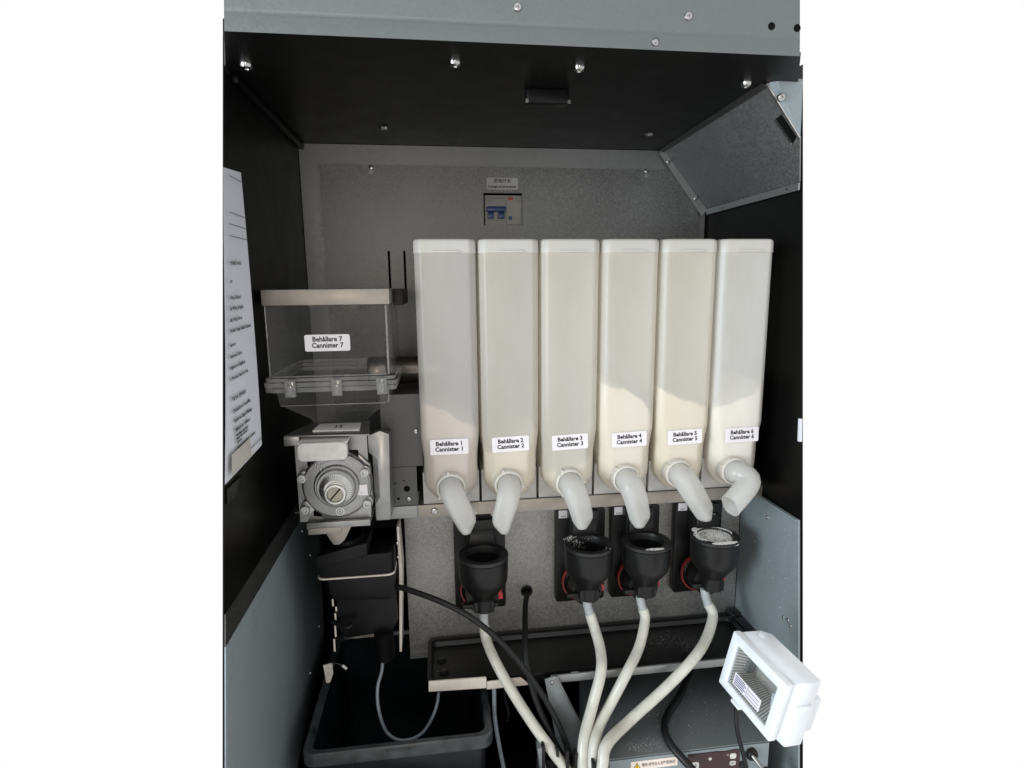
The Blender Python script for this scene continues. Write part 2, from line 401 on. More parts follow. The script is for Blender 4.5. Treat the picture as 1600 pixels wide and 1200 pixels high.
# slanted cable cover in the upper right corner
cc = thing('cable_cover', 'slanted zinc sheet cover across the upper right cabinet corner', 'cover', (.545, .30, .58))
A0 = Vector((.4945, .3005, .6385)); A1 = Vector((.5944, .3005, .5240)); F0 = Vector((.4873, -.0814, .6388)); F1 = Vector((.5458, -.0748, .5719))
nrm = (A1-A0).cross(F0-A0).normalized(); nrm = nrm if nrm.x < 0 else -nrm
cb = B(); q = [A0, A1, Vector((.5926, -.0100, .5240)), F1, F0]
cb.loft([q, [v-nrm*.002 for v in q]]); obj('slanted_sheet', cb, 'zinc_border', cc)
fl = B(); d = (A1-A0).normalized()
fl.loft([[A0+Vector((-.008, 0, -.006)), A1+Vector((-.012, 0, -.014)), A1+Vector((0, 0, -.001)), A0+Vector((0, 0, 0))], [A0+Vector((-.008, -.002, -.006)), A1+Vector((-.012, -.002, -.014)), A1+Vector((0, -.002, -.001)), A0+Vector((0, -.002, 0))]])
fg = obj('rear_flange', fl, 'zinc_plain', cc)
for t in (.16, .78):
    pz = A0+(A1-A0)*t+Vector((-.005, -.0022, -.004)); screw(fg, pz, (0, -1, 0), .0045)
lo = B(); lo.box(.5915, .5944, -.009, .2985, .5125, .5235); lf = obj('lower_flange', lo, 'zinc_plain', cc)
for y in (.02, .23): obj('rivet', B().cyl((.5913, y, .518), (.5916, y, .518), .0016), 'dark_gap', lf)
up_ = B(); up_.loft([[A0+Vector((-.0075, -.002, .0004)), F0+Vector((-.0075, 0, .0004)), F0+Vector((.001, 0, -.0036)), A0+Vector((.001, -.002, -.0036))], [A0+Vector((-.0075, -.002, -.0010)), F0+Vector((-.0075, 0, -.0010)), F0+Vector((.001, 0, -.0050)), A0+Vector((.001, -.002, -.0050))]])
obj('upper_flange', up_, 'zinc_dark', cc)
# end plate turned across the front of the cover
ep = B(); e4 = [F0+Vector((.0015, -.0012, -.0010)), F1+Vector((0, -.0012, 0)), Vector((.5345, -.0900, .6430)), Vector((.4960, -.0900, .6430))]
ep.loft([e4, [v+Vector((.0005, .0025, .0005)) for v in e4]])
e_ = obj('end_plate', ep, 'zinc_side', cc)
obj('folded_edge', B().loft([[F0+nrm*k+Vector((0, y, 0)) for k, y in ((.0002, .002), (.002, .002), (.002, -.002), (.0002, -.002))], [F1+nrm*k+Vector((0, y, 0)) for k, y in ((.0002, .002), (.002, .002), (.002, -.002), (.0002, -.002))]]), 'cast_bright', cc)
screw(e_, (.5045, -.0895, .6190), (-.2, -1, -.2), .0055)
sq = [Vector(v) for v in ((.5201, -.0556, .6018), (.5190, -.0705, .6032), (.5440, -.0700, .5742), (.5480, -.0560, .5690))]
obj('slot', B().loft([[v+nrm*.0008 for v in sq], [v+nrm*.0003 for v in sq]]), 'dark_gap', cc)
obj('slot_lip', B().loft([[sq[0]+nrm*k for k in (.0004, .0035)]+[sq[0]+nrm*k+Vector((0, .0016, 0)) for k in (.0035, .0004)], [sq[3]+nrm*k for k in (.0004, .0035)]+[sq[3]+nrm*k+Vector((0, .0016, 0)) for k in (.0035, .0004)]]), 'cast_bright', cc)

# lower zinc lining sheets on the side walls
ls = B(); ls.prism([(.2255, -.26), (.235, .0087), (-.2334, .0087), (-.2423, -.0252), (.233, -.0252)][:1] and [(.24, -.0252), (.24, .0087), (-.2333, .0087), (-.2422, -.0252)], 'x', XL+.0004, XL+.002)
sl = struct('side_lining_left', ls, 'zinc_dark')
lp = B(); lp.prism([(.26, -.0254), (-.2424, -.0254), (-.2749, -.1505), (-.362, -.49), (-.13, -.49), (-.0188, -.393), (.2255, -.3283)], 'x', XL+.0005, XL+.0024)
lpo = obj('lower_sheet', lp, 'zinc_side', sl, bev=.0008)
for y, z in ((.12, -.048), (.165, -.115), (.19, -.275), (.10, -.31)): screw(lpo, (XL+.0024, y, z), (1, 0, 0), .003)
rs = B(); rs.prism([(.099, -.0003), (-.0705, -.0003), (-.0813, -.0904), (-.128, -.48), (.099, -.48)], 'x', XR-.003, XR+.0005)
sr = struct('side_lining_right', rs, 'zinc_side', bev=.0008)
obj('top_edge', B().box(XR-.0065, XR-.0031, -.0695, .0985, -.0035, -.0003), 'zinc_side', sr, bev=.0006)
for y, z, r_ in ((.012, -.03, .0035), (-.052, -.180, .0028), (-.064, -.178, .0034), (-.072, -.183, .003), (.045, -.09, .0014), (.02, -.12, .0012)): screw(sr, (XR-.003, y, z), (-1, 0, 0), r_)

# lower back panel, shelf, floor
lpn = struct('lower_back_panel', gridpanel([-.0352, .1730, .1885, .5915], [-.298, -.1905, -.1755, .02], [(.1730, .1885, -.1905, -.1755)], .100, .104), 'zinc', flat=True)
obj('folded_foot', B().box(-.0352, .06, .0965, .0998, -.298, -.288), 'zinc_plain', lpn)
struct('lower_black_wall', B().box(XL+.001, -.0356, .285, .288, -.50, .019), 'black_sheet')
struct('cabinet_floor', B().prism([(XL, .346), (XL, -.352), (XR, -.13), (XR, .346)], 'z', -.504, -.50), 'black_sheet')

sh = thing('shelf', 'grey steel shelf under the row of canisters with a folded front lip', 'shelf', (.26, .15, 0))
obj('shelf_top', B().box(-.0075, .590, .0315, .284, .0195, .0215), 'zinc_plain', sh)
obj('front_lip', B().box(-.0075, .590, .0295, .0315, 0, .0215), 'steel_warm', sh, bev=.0006)
screw(sh, (.0185, .0293, .0108), (0, -1, 0), .0055)
sh2 = thing('shelf_extension', 'short grey shelf piece beside the coffee grinder', 'shelf', (-.08, .15, 0))
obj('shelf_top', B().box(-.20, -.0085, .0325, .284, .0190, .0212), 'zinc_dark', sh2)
obj('front_lip', B().box(-.0640, -.0085, .0305, .0325, .0006, .0212), 'zinc_plain', sh2, bev=.0006)

# ------------------------------------------------------------------ circuit breaker and its sign
cbk = thing('circuit_breaker', 'grey circuit breaker with blue toggle set in the back panel opening', 'breaker', (.17, .31, .49))
obj('body', B().box(.1338, .2095, .3085, .329, .4895, .5490), 'breaker_grey', cbk, bev=.0008)
f = B().box(.1345, .1745, .3065, .3084, .5005, .5470); fp = obj('left_face', f, 'breaker_grey', cbk, bev=.0005)
obj('right_face', B().box(.1765, .2085, .3068, .3084, .4925, .5470), 'breaker_grey', cbk, bev=.0005)
tg = B(); tg.box(.1365, .1742, .297, .3064, .5165, .5265); obj('toggle_bar', tg, 'blue_toggle', cbk, bev=.0015)
for x in (.1385, .1600): obj('toggle', B().box(x, x+.0125, .3015, .3064, .5035, .5163), 'blue_toggle', cbk, bev=.0008)
obj('test_button', B().box(.1805, .1873, .3045, .3068, .5020, .5085), 'blue_toggle', cbk, bev=.0005)
obj('brand_badge', B().prism([(.1845+.0058*math.cos(2*math.pi*k/20), .5428+.0036*math.sin(2*math.pi*k/20)) for k in range(20)], 'y', .3062, .3068), 'orange', cbk)
text('CHINT', .0052, (.1415, .3063, .5432), 'ink_blue', cbk)
obj('printed_line', B().box(.1485, .1738, .3062, .3065, .5424, .5434), 'ink_blue', cbk)
text('DZ47LE-32', .0036, (.1435, .3063, .5385), 'ink_grey', cbk)
text('C20  ~', .004, (.143, .3063, .5325), 'ink_grey', cbk)
text('NB1LE-32', .0032, (.1985, .3066, .5428), 'ink_grey', cbk)
text('I n 30mA\nt 0.1s', .0032, (.2000, .3066, .5365), 'ink_grey', cbk)
text('TEST MONTHLY', .0024, (.1980, .3066, .5052), 'ink_grey', cbk)
sg = tag(obj('sign_sticker', B().prism(rr2(.0620, .0225, .003, 4, .1684, .5697), 'y', .3008, .3014), 'sticker_grey'), 'small white sticker reading leakage circuit breaker on the back panel', 'sticker')
text('漏电开关', .0085, (.1684, .3006, .5748), 'ink', sg, fat=.00008)
text('Leakage circuit breacker', .0058, (.1684, .3006, .5643), 'ink', sg, fat=.00016, width=.056)

# ------------------------------------------------------------------ canisters
PITCH = .095
SEC = [  # z, half width, front y, corner radius
    (.0370, .0240, .006, .014), (.0385, .0262, .0045, .016), (.0570, .0402, .002, .020), (.0620, .0418, .0012, .021), (.0700, .0424, .0005, .021), (.1050, .0424, 0, .020),
    (.1150, .0430, 0, .018), (.1300, .0444, 0, .015), (.1400, .0450, 0, .0125), (.1450, .0452, 0, .012), (.2500, .0453, 0, .012), (.3500, .0454, 0, .012), (.4216, .0455, 0, .012)]
YBK = .265
def secpts(cx, z, hw, yf, r, inset=0, zf=None):
    return [Vector((x, y, z if zf is None else zf(x-cx))) for x, y in ch2(2*(hw-inset), YBK-yf-2*inset, max(.003, r*.80-inset*.4), .0034, cx, (YBK+yf)/2)]
def dense(sec, n=18):
    out = []
    for k, q in enumerate(sec):
        out.append(q)
        if k % 6 == 5:
            nx = sec[(k+1) % len(sec)]
            out += [q.lerp(nx, j/n) for j in range(1, n)]
    return out
def sec_at(z):
    for a, b_ in zip(SEC, SEC[1:]):
        if a[0] <= z <= b_[0]:
            k = (z-a[0])/(b_[0]-a[0]); return tuple(p*(1-k)+q*k for p, q in zip(a, b_))
    return SEC[-1]
spouts = [  # collar centre, then spout path: (x, y, z)
    (.0465, .0625, [(.0482, -.024, .0585), (.0560, -.031, .041), (.0655, -.032, .020), (.0790, -.030, -.0110)], (.0184, .0172, .0158, .0140)),
    (.1369, .0625, [(.1358, -.024, .0585), (.1310, -.031, .041), (.1243, -.032, .018), (.1150, -.030, -.0160)], (.0184, .0172, .0158, .0140)),
    (.2349, .0600, [(.2365, -.024, .0565), (.2430, -.031, .038), (.2492, -.032, .016), (.2580, -.030, -.0165)], (.0184, .0172, .0158, .0140)),
    (.3281, .0615, [(.3302, -.024, .0565), (.3365, -.031, .038), (.3425, -.032, .013), (.3510, -.030, -.0205)], (.0184, .0172, .0158, .0140)),
    (.4170, .0660, [(.4212, -.024, .0600), (.4325, -.031, .041), (.4465, -.032, .018), (.4665, -.030, -.0135)], (.0184, .0172, .0158, .0140)),
    (.5130, .0650, [(.5200, -.020, .064), (.5265, -.032, .055), (.5080, -.040, .035), (.4780, -.044, .0060)], (.0190, .0180, .0172, .0168)),
]
LBL = [(.0458, .1262, 0, .0590), (.1415, .1262, 1.6, .0585), (.2370, .1252, 2.0, .0585), (.3347, .1250, 1.6, .0585), (.4290, .1248, 2.0, .0590), (.5280, .1240, 1.2, .0585)]
WORDS = ['first', 'second', 'third', 'fourth', 'fifth', 'sixth']
LOOK = ['with its tube aimed down to the right', 'with its tube aimed down to the left', 'over the second mixer', 'over the third mixer', 'over the powder-covered mixer', 'beside the right wall, its open tube swung left']
FILL = [(.192, .148, .009), (.108, .148, -.008), (.070, .092, .0), (.216, .158, .016), (.214, .176, -.012), (.172, .214, -.012)]
for i in range(6):
    cx = (i+.5)*PITCH
    t = thing('powder_canister', 'milky plastic canister labelled %d, %s' % (i+1, LOOK[i]), 'canister', (cx, .15, .0216), 'row of powder canisters on the shelf')
    b = B(); b.loft([secpts(cx, *s) for s in SEC], True, False)
    obj('body', b, 'canister_pe_%d' % i, t, ang=50)
    b = B()
    for z, hw, r, f in ((.4195, .0466, .0125, 0), (.4355, .0464, .0125, 0), (.4385, .0455, .0120, 1), (.4402, .0430, .0110, 2)):
        pass
    b.loft([[Vector((x, y, z)) for x, y in ch2(2*hw, YBK+.0034-2*ins, r*.8, .0034, cx, YBK/2)] for z, hw, r, ins in ((.4200, .0462, .0125, 0), (.4350, .0460, .0125, 0), (.4380, .0453, .0120, .001), (.4396, .0440, .011, .0025), (.4402, .0415, .010, .005))], True, True)
    ld = obj('lid', b, 'lid_pe', t, ang=50)
    obj('catch', B().box(cx-.018, cx+.022, -.0044, -.0012, .4204, .4230), 'lid_pe', ld, bev=.0006)
    # grey foot block the canister slots into
    obj('foot_block', B().box(cx-.0455, cx+.0455, .0320, .22, .0222, .0760), 'grey_base', t, bev=.0008)
    # collar nut and tube
    sx, sz, path, rad = spouts[i]
    b = B(); b.lathe([(.0195, .012), (.0222, .0125), (.0232, .010), (.0234, -.001), (.0225, -.0115), (.0205, -.0130), (.0196, -.0128)], (sx, 0, sz), (0.0, 1, 0), 36, False, False)
    for k in range(3):
        a = R(100+120*k+11*i); px, pz = sx+.0236*math.cos(a), sz+.0236*math.sin(a)
        b.cyl((px, -.0115, pz), (px, .003, pz), .0022, n=8)
    cl = obj('collar_nut', b, 'collar_pe', t, ang=40)
    b = B(); P = catmull([(sx, -.001, sz), (sx, -.013, sz)]+path, 5); m_ = len(P); secs = []; u = Vector((1, 0, 0)); nn = 20
    Wd = [.0190, .0190]+list(rad); Dp = [.0190, .0190, .0180, .0150, .0135, .0120] if i < 5 else [.0190, .0190, .0188, .0170, .0160, .0158]
    ex = [.999, .999, .85, .62, .60, .60] if i < 5 else [.999, .999, .9, .8, .8, .8]
    def at_(L, f): k = min(int(f), len(L)-2); return L[k]*(1-(f-k))+L[k+1]*(f-k)
    for j in range(m_):
        t_ = (P[min(j+1, m_-1)]-P[max(j-1, 0)]).normalized(); u = (u-t_*u.dot(t_)).normalized(); v = t_.cross(u)
        f = j/(m_-1)*(len(Wd)-1); wd, dp, e = at_(Wd, f), at_(Dp, f), at_(ex, f); sec = []
        for q0_, q1_ in rr2(2*wd, 2*dp, e*min(wd, dp), 4): sec.append(P[j]+u*q0_+v*q1_)
        secs.append(sec)
    b.loft(secs, False, False)
    dirv = (Vector(path[-1])-Vector(path[-2])).normalized(); tip = Vector(path[-1])-dirv*.0108
    sd_ = -1 if i == 1 else 1
    cutn = (dirv*.58+Vector((sd_*.34, .74, 0)) if i < 5 else dirv*.8+Vector((-.45, -.25, .10))).normalized()
    bmesh.ops.bisect_plane(b.bm, geom=b.bm.verts[:]+b.bm.edges[:]+b.bm.faces[:], plane_co=tip+(Vector((-sd_*.004, -.0115, 0))-dirv*.003 if i < 5 else Vector((.006, .006, -.002))), plane_no=cutn, clear_outer=True)
    if i < 5: bmesh.ops.bisect_plane(b.bm, geom=b.bm.verts[:]+b.bm.edges[:]+b.bm.faces[:], plane_co=tip-dirv*.0035, plane_no=(dirv+Vector((0, 0, -.6))).normalized(), clear_outer=True)
    sp = obj('outlet_tube', b, 'spout_pe', t, ang=42, solid=.0012)
    if i < 2:   # stiffening fin beside the tip
        s_ = 1 if i == 0 else -1
        fb = B(); fb.loft([[(tip.x-s_*.001, -.018, tip.z+.012), (tip.x+s_*.011, -.014, tip.z+.022), (tip.x+s_*.000, -.014, tip.z+.034)], [(tip.x-s_*.001, -.0165, tip.z+.012), (tip.x+s_*.011, -.0125, tip.z+.022), (tip.x+s_*.000, -.0125, tip.z+.034)]])
        obj('fin', fb, 'spout_pe', sp)
    # label
    lx, lz, rot, lw = LBL[i]; a = R(rot); xd = (math.cos(a), 0, math.sin(a)); yd = (-math.sin(a), 0, math.cos(a))
    b = B(); b.prism([(lx+u*math.cos(a)-v*math.sin(a), lz+u*math.sin(a)+v*math.cos(a)) for u, v in rr2(lw, .0245, .0022, 3)], 'y', -.0010, -.0004)
    lb = obj('label_sticker', b, 'sticker', t)
    text('Behållare %d\nCannister %d' % (i+1, i+1), .0094, (lx, -.00115, lz+.0006), 'ink', lb, xd, yd, fat=.00030, width=.0425, spacing=.94)
    # powder inside
    zl, zr, hump = FILL[i]; b = B(); secs = []
    def ztop(dx, zl=zl, zr=zr, hump=hump): u = (dx+.045)/.09; return zl*(1-u)+zr*u+hump*math.sin(math.pi*u)+.0030*math.sin(7*u+i)+.0016*math.sin(17*u+2.3*i)+.0008*math.sin(41*u+i)
    for (z, hw, yf, r) in SEC:
        if z < min(zl, zr)-.005: secs.append(dense(secpts(cx, z, hw, yf, r, .0022)))
    zm = min(zl, zr)-.004; secs.append(dense(secpts(cx, *sec_at(zm), .0022)))
    last = dense(secpts(cx, *(list(sec_at(zm)[:1])+list(sec_at((zl+zr)/2)[1:])), .0024)); secs.append([Vector((q.x, q.y, ztop(q.x-cx))) for q in last])
    b.loft(secs, True, False); top = secs[-1]; c = b.bm.verts.new((cx, .14, ztop(0)+.004)); b.bm.verts.ensure_lookup_table()
    tv = [v for v in b.bm.verts if any((v.co-q).length < 1e-7 for q in top)]
    n_ = len(top); row = b.bm.verts[-1-n_:-1]
    for k in range(n_): b.face([row[k], row[(k+1) % n_], c])
    tag(obj('powder_fill', b, 'powder_fill_%d' % i, ang=60), '%s drink powder settled inside canister %d' % (['pale pinkish', 'cream yellow', 'pale grey-cream', 'warm cream', 'deeper cream', 'bright cream'][i], i+1), 'powder', 'powder inside the canisters')

# ------------------------------------------------------------------ mixers
def mixer(px, bx, zr, label, dust, qr):
    """px: plate centre x, bx: bowl centre x, zr: rim height"""
    t = thing('powder_mixer', label, 'mixer', (bx, .095, -.2), 'mixers on the lower panel'); Y = .025
    obj('mounting_plate', B().prism(rr2(.0905, .178, .006, 4, px, -.112), 'y', .0835, .0995), 'black_plastic', t, bev=.001)
    obj('drive_housing', B().lathe([(.036, 0), (.036, .012), (.030, .018), (.027, .05)], (px, .084, -.154), (0, -1, 0), 28), 'black_plastic', t)
    rb = B(); rb.lathe([(.0345, .018), (.0366, .018), (.0374, .0168), (.0374, .0125), (.0368, .011), (.0345, .011)], (px, .0835, -.154), (0, -1, 0), 32, False, False)
    obj('locking_ring', rb, 'red_dull', t)
    obj('ring_tab', B().prism([(bx+.018, -.163), (bx+.034, -.163), (bx+.034, -.154), (bx+.026, -.146), (bx+.018, -.152)], 'y', .045, .052), 'red', t)
    # steam hood at the back of the bowl
    obj('steam_hood', B().prism(rr2(.052, .060, .006, 3, bx+.001, zr+.014), 'y', .058, .0832), 'black_plastic', t, bev=.002)
    hd = B(); hd.loft([[(bx-.024, .066, zr+.010), (bx+.024, .066, zr+.010), (bx+.022, .050, zr+.002), (bx-.022, .050, zr+.002)], [(bx-.024, .066, zr+.036), (bx+.024, .066, zr+.036), (bx+.020, .052, zr+.022), (bx-.020, .052, zr+.022)]])
    obj('hood_lip', hd, 'black_plastic', t, bev=.001)
    b = B(); prof = [(.0284, -.036), (.0288, -.012), (.0400, -.006), (.0415, -.0075), (.0415, -.012), (.0408, -.040), (.0385, -.050), (.0200, -.0745), (.0178, -.078), (.0172, -.100), (.0120, -.103)]
    b.lathe([(r, h) for r, h in prof], (bx, Y, zr), (0, 0, 1), 40, True, True)
    bowl = obj('bowl', b, 'black_plastic', t, ang=30)
    rm = B(); rm.lathe([(.0286, -.034), (.0292, -.005), (.0302, -.0006), (.0408, 0), (.0420, -.0012), (.0420, -.0052)], (bx, Y, zr), (0, 0, 1), 48, False, False)
    obj('rim_ring', rm, dust, bowl, ang=30)
    obj('outlet_block', B().box(bx-.018, bx+.016, Y-.0135, Y+.016, zr-.101, zr-.080), 'black_plastic', t, bev=.003)
    lv = B(); lv.prism(rr2(.060, .0075, .002, 3, bx-.006, zr-.0965), 'y', Y+.002, Y+.016); obj('release_lever', lv, 'black_plastic', t, bev=.001)
    if qr:
        st = obj('code_sticker', B().box(px-.0405, px-.0235, .0828, .0833, -.0385, -.0240), 'sticker', t)
        text('06-0019', .0030, (px-.032, .0826, -.0355), 'ink', st, fat=.0001)
    return t
mixer(.0950, .0966, -.0665, 'black mixer with bowl, farthest left, under canisters 1 and 2', 'rim_clean', False)
m2_ = mixer(.2775, .2769, -.0615, 'black mixer with crumbs of powder on the back of its rim', 'rim_clean', True)
m3_ = mixer(.3800, .3789, -.0630, 'black mixer with powder dusted on the front of its rim', 'rim_clean', True)
m4_ = mixer(.5010, .5037, -.0620, 'black mixer with its bowl coated in white powder', 'rim_clean', True)
# powder lying on rims and in the last bowl
def powder_patch(name, label, spots, seed):
    rnd = random.Random(seed); b = B()
    for (x, y, z, sx, sy, n, r0, r1) in spots:
        for k in range(n):
            a = rnd.random()*6.283; q = math.sqrt(rnd.random()); r = rnd.uniform(r0, r1)*(1-.5*q)
            c = Vector((x+sx*q*math.cos(a), y+sy*q*math.sin(a), z(x+sx*q*math.cos(a), y+sy*q*math.sin(a)) if callable(z) else z))
            b.lathe([(r, -r*.2), (r*.8, r*.25), (0, r*.4)], c, (rnd.uniform(-.3, .3), rnd.uniform(-.3, .3), 1), 5, True, True)
    o = tag(obj(name, b, 'powder_white'), label, 'powder'); o['kind'] = 'stuff'; return o
def ring_z(bx, zr):
    def f(x, y):
        r = math.hypot(x-bx, y-.025)
        return zr+.0006 if .030 < r < .0412 else (zr-.0035-(.030-r)*.30 if r <= .030 else zr-.004)
    return f
powder_patch('spilled_powder', 'white powder crumbs on the rim of the second mixer', [(.2769-.026, .052, ring_z(.2769, -.0615), .013, .012, 150, .0004, .0011), (.2769-.018, .04, ring_z(.2769, -.0615), .016, .016, 70, .0003, .0010), (.2769+.028, .0, ring_z(.2769, -.0615), .006, .004, 3, .0008, .0012), (.2769+.004, .052, ring_z(.2769, -.0615), .010, .004, 14, .0004, .0012)], 3)
powder_patch('spilled_powder', 'thin white powder dusting on the front rim of the third mixer', [(.3789+.002, -.0115, ring_z(.3789, -.0630), .017, .0042, 420, .0003, .0008), (.3789+.028, -.004, ring_z(.3789, -.0630), .006, .004, 8, .0003, .0007), (.3789, .062, ring_z(.3789, -.0630), .02, .003, 10, .0003, .0008)], 4)
powder_patch('spilled_powder', 'thick white powder crust over the bowl of the rightmost mixer', [(.5037-.008, .046, ring_z(.5037, -.062), .024, .016, 2200, .0006, .0015), (.5037+.012, .034, ring_z(.5037, -.062), .022, .020, 1500, .0006, .0014), (.5037+.002, -.0090, ring_z(.5037, -.062), .024, .006, 900, .0005, .0012), (.5037-.026, .022, ring_z(.5037, -.062), .012, .02, 700, .0005, .0012), (.5037, .055, -.0365, .016, .003, 160, .0004, .0010)], 5)
b = B(); b.lathe([(.0318, -.0015), (.027, .0005), (.018, -.0015), (.009, -.006), (0, -.011)], (.5037, .025, -.0665), (0, 0, 1), 32, False, True)
ps = tag(obj('powder_heap', b, 'rim_heap'), 'dark powder mound sunk inside the rightmost mixer bowl', 'powder'); ps['kind'] = 'stuff'

# ------------------------------------------------------------------ hoses and cables
def hose(pts, r, label, mat='hose', name='hose', cat='hose', sleeve=None, group=None):
    if sleeve:
        t = thing(name, label, cat, pts[0], group)
        obj('tube', B().tube(pts, r, 14, 10), mat, t)
        obj('connector', B().tube(sleeve, r*.88, 14, 4), 'hose_grey', t); return t
    return tag(obj(name, B().tube(pts, r, 12, 10), mat), label, cat, group)
HZ = 'milk hoses running from the mixers'
hose([(.0952, .018, -.194), (.0979, .008, -.2139), (.1104, -.025, -.2333), (.1329, -.052, -.2673), (.1628, -.070, -.3135), (.1899, -.090, -.3475), (.2218, -.100, -.3919)], .0085, 'cream hose crossing diagonally below the farthest left mixer', sleeve=[(.0957, .025, -.165), (.0955, .022, -.184), (.0958, .015, -.201)], group=HZ)
hose([(.2795, .021, -.190), (.2867, .012, -.2167), (.2883, -.015, -.2349), (.2795, -.050, -.2503), (.2597, -.070, -.2962), (.2386, -.100, -.3311), (.2339, -.120, -.3742)], .0090, 'cream hose hanging nearly straight from the second mixer', sleeve=[(.2740, .025, -.162), (.2765, .023, -.180), (.2805, .019, -.194)], group=HZ)
hose([(.3750, .0215, -.190), (.3771, .015, -.2063), (.3567, -.015, -.2357), (.3239, -.050, -.2550), (.2939, -.062, -.2985), (.2673, -.085, -.3192), (.2522, -.110, -.3330), (.2481, -.120, -.3761)], .0086, 'cream hose slanting left from the third mixer', sleeve=[(.3700, .025, -.162), (.3725, .024, -.180), (.3765, .020, -.196)], group=HZ)
hose([(.4960, .0218, -.191), (.5021, .014, -.2097), (.4755, -.018, -.2297), (.4370, -.050, -.2433), (.3875, -.058, -.2851), (.3224, -.075, -.3227), (.2710, -.118, -.3210), (.2590, -.135, -.3400), (.2560, -.138, -.3720)], .0088, 'longest cream hose curving down from the rightmost mixer', sleeve=[(.4890, .025, -.162), (.4925, .024, -.180), (.4975, .020, -.196)], group=HZ)
hose([(-.060, .03, -.109), (-.0544, .02, -.1094), (-.0246, .0, -.1086), (.0358, -.03, -.1218), (.0842, -.05, -.1466), (.1326, -.062, -.194), (.1721, -.070, -.2526), (.2022, -.074, -.3125), (.2235, -.075, -.3735), (.2399, -.075, -.4234)], .0046, 'black cable sweeping from the brewer down across the tray', 'black_rubber', 'cable', 'cable')
gb = thing('panel_cable', 'black cable coming through a round grommet between the mixers', 'cable', (.1809, .1, -.1833))
obj('cable', B().tube([(.1809, .11, -.1825), (.1790, .085, -.1835), (.1724, .060, -.1871), (.1640, .010, -.203), (.1585, -.035, -.2275), (.1700, -.057, -.2808), (.1930, -.068, -.3391), (.2237, -.074, -.4032)], .0048, 12, 10), 'black_rubber', gb)
obj('grommet', B().lathe([(.0070, .0), (.0105, 0), (.0108, -.003), (.0095, -.0045), (.0072, -.004)], (.1807, .0995, -.1830), (0, 1, 0), 28, False, False), 'black_rubber', gb)
hose([(-.072, .008, -.205), (-.0744, .0, -.2436), (-.0805, -.02, -.2627), (-.0791, -.03, -.2951), (-.0673, -.035, -.3328), (-.0428, -.035, -.3498), (-.0121, -.03, -.3439), (.0095, -.02, -.3136), (.0166, .0, -.2888), (.0150, .02, -.272)], .0026, 'thin grey-blue tube looping down from the brewer over the bin', 'tube_blue', 'thin_tube', 'tube')
hose([(.1050, -.02, -.268), (.1061, -.03, -.2791), (.1064, -.03, -.3286), (.1130, -.03, -.3835), (.1230, -.03, -.4462)], .0036, 'thin grey tube hanging down beside the right edge of the bin', 'tube_blue', 'thin_tube', 'tube')
hose([(.126, -.005, -.280), (.127, 0, -.320), (.133, .005, -.350), (.131, .01, -.372)], .003, 'short black wire behind the thin grey tube under the tray', 'black_rubber', 'wire', 'cable')
hose([(.500, .07, -.345), (.4817, .05, -.3465), (.440, .0, -.3505), (.393, -.05, -.3520), (.3826, -.09, -.3565), (.4023, -.125, -.3720), (.430, -.145, -.40)], .0062, 'thick black cable curving over the dark control box', 'black_rubber', 'cable', 'cable')
hose([(.4700, -.125, -.2600), (.4770, -.12, -.281), (.4752, -.13, -.3118), (.4805, -.14, -.3431), (.4871, -.15, -.3797), (.492, -.155, -.41)], .0034, 'black cord hanging from the white floodlight', 'black_rubber', 'lamp_cord', 'cable')

# ------------------------------------------------------------------ drip tray and its carriers
tr = thing('drip_tray', 'long black plastic drip tray dusted with powder under the mixers', 'tray', (.29, .035, -.285))
ou = rr2(.586, .122, .012, 4, .2915, .0345); inn = rr2(.574, .110, .010, 4, .2915, .0345)
b = B(); b.loft([[(x, y, -.284) for x, y in rr2(.566, .104, .010, 4, .2915, .0345)], [(x, y, -.262) for x, y in ou], [(x, y, -.259) for x, y in ou], [(x, y, -.259) for x, y in inn], [(x, y, -.264) for x, y in inn], [(x, y, -.2705) for x, y in rr2(.566, .102, .010, 4, .2915, .0345)]], True, True)
obj('tray_body', b, 'tray_black', tr, ang=30)
b = B(); b.box(.5700, .5880, .070, .0955, -.2655, -.2480); obj('corner_block', b, 'black_gloss', tr, bev=.003)
b = B(); b.box(.5740, .5900, -.022, .071, -.2590, -.2515); obj('side_rail', b, 'black_gloss', tr, bev=.002)
for x, y in ((.022, .045), (.026, .012)): obj('drain_stud', B().lathe([(.008, 0), (.0078, .003), (.005, .0045), (0, .0045)], (x, y, -.2705), (0, 0, 1), 20, False, True), 'black_gloss', tr)
obj('latch_dot', B().lathe([(.0070, 0), (.0068, .0012), (.003, .0018), (0, .0018)], (.2415, -.0270, -.2660), (0, -.6, .7), 16, True, True), 'bracket_grey', tr)
tc_ = thing('tray_carrier', 'cream coloured metal end bracket under the left end of the drip tray', 'bracket', (.05, -.03, -.27))
obj('front_strip', B().prism([(.0008, -.2660), (.0932, -.2695), (.0936, -.2515), (.0915, -.2500), (.0014, -.2480)], 'y', -.0365, -.0335), 'cream_metal', tc_, bev=.0005)
obj('inner_strip', B().prism([(.0940, -.2745), (.1640, -.2735), (.1500, -.2590), (.0940, -.2605)], 'y', -.0335, -.0310), 'cream_metal', tc_, bev=.0005)
rl = tag(obj('tray_rail', B().box(.1987, .5200, -.0375, -.0340, -.2720, -.2585), 'zinc_plain', bev=.0006), 'light grey steel rail running under the front of the drip tray', 'rail')
pb = thing('support_plate', 'dark grey sheet steel bracket plate hanging below the tray rail', 'bracket', (.22, -.04, -.38))
obj('plate', B().prism([(.1880, -.2600), (.2060, -.2555), (.2700, -.4000), (.2350, -.4200), (.2150, -.4200)], 'y', -.0420, -.0395), 'bracket_grey', pb, bev=.0004)
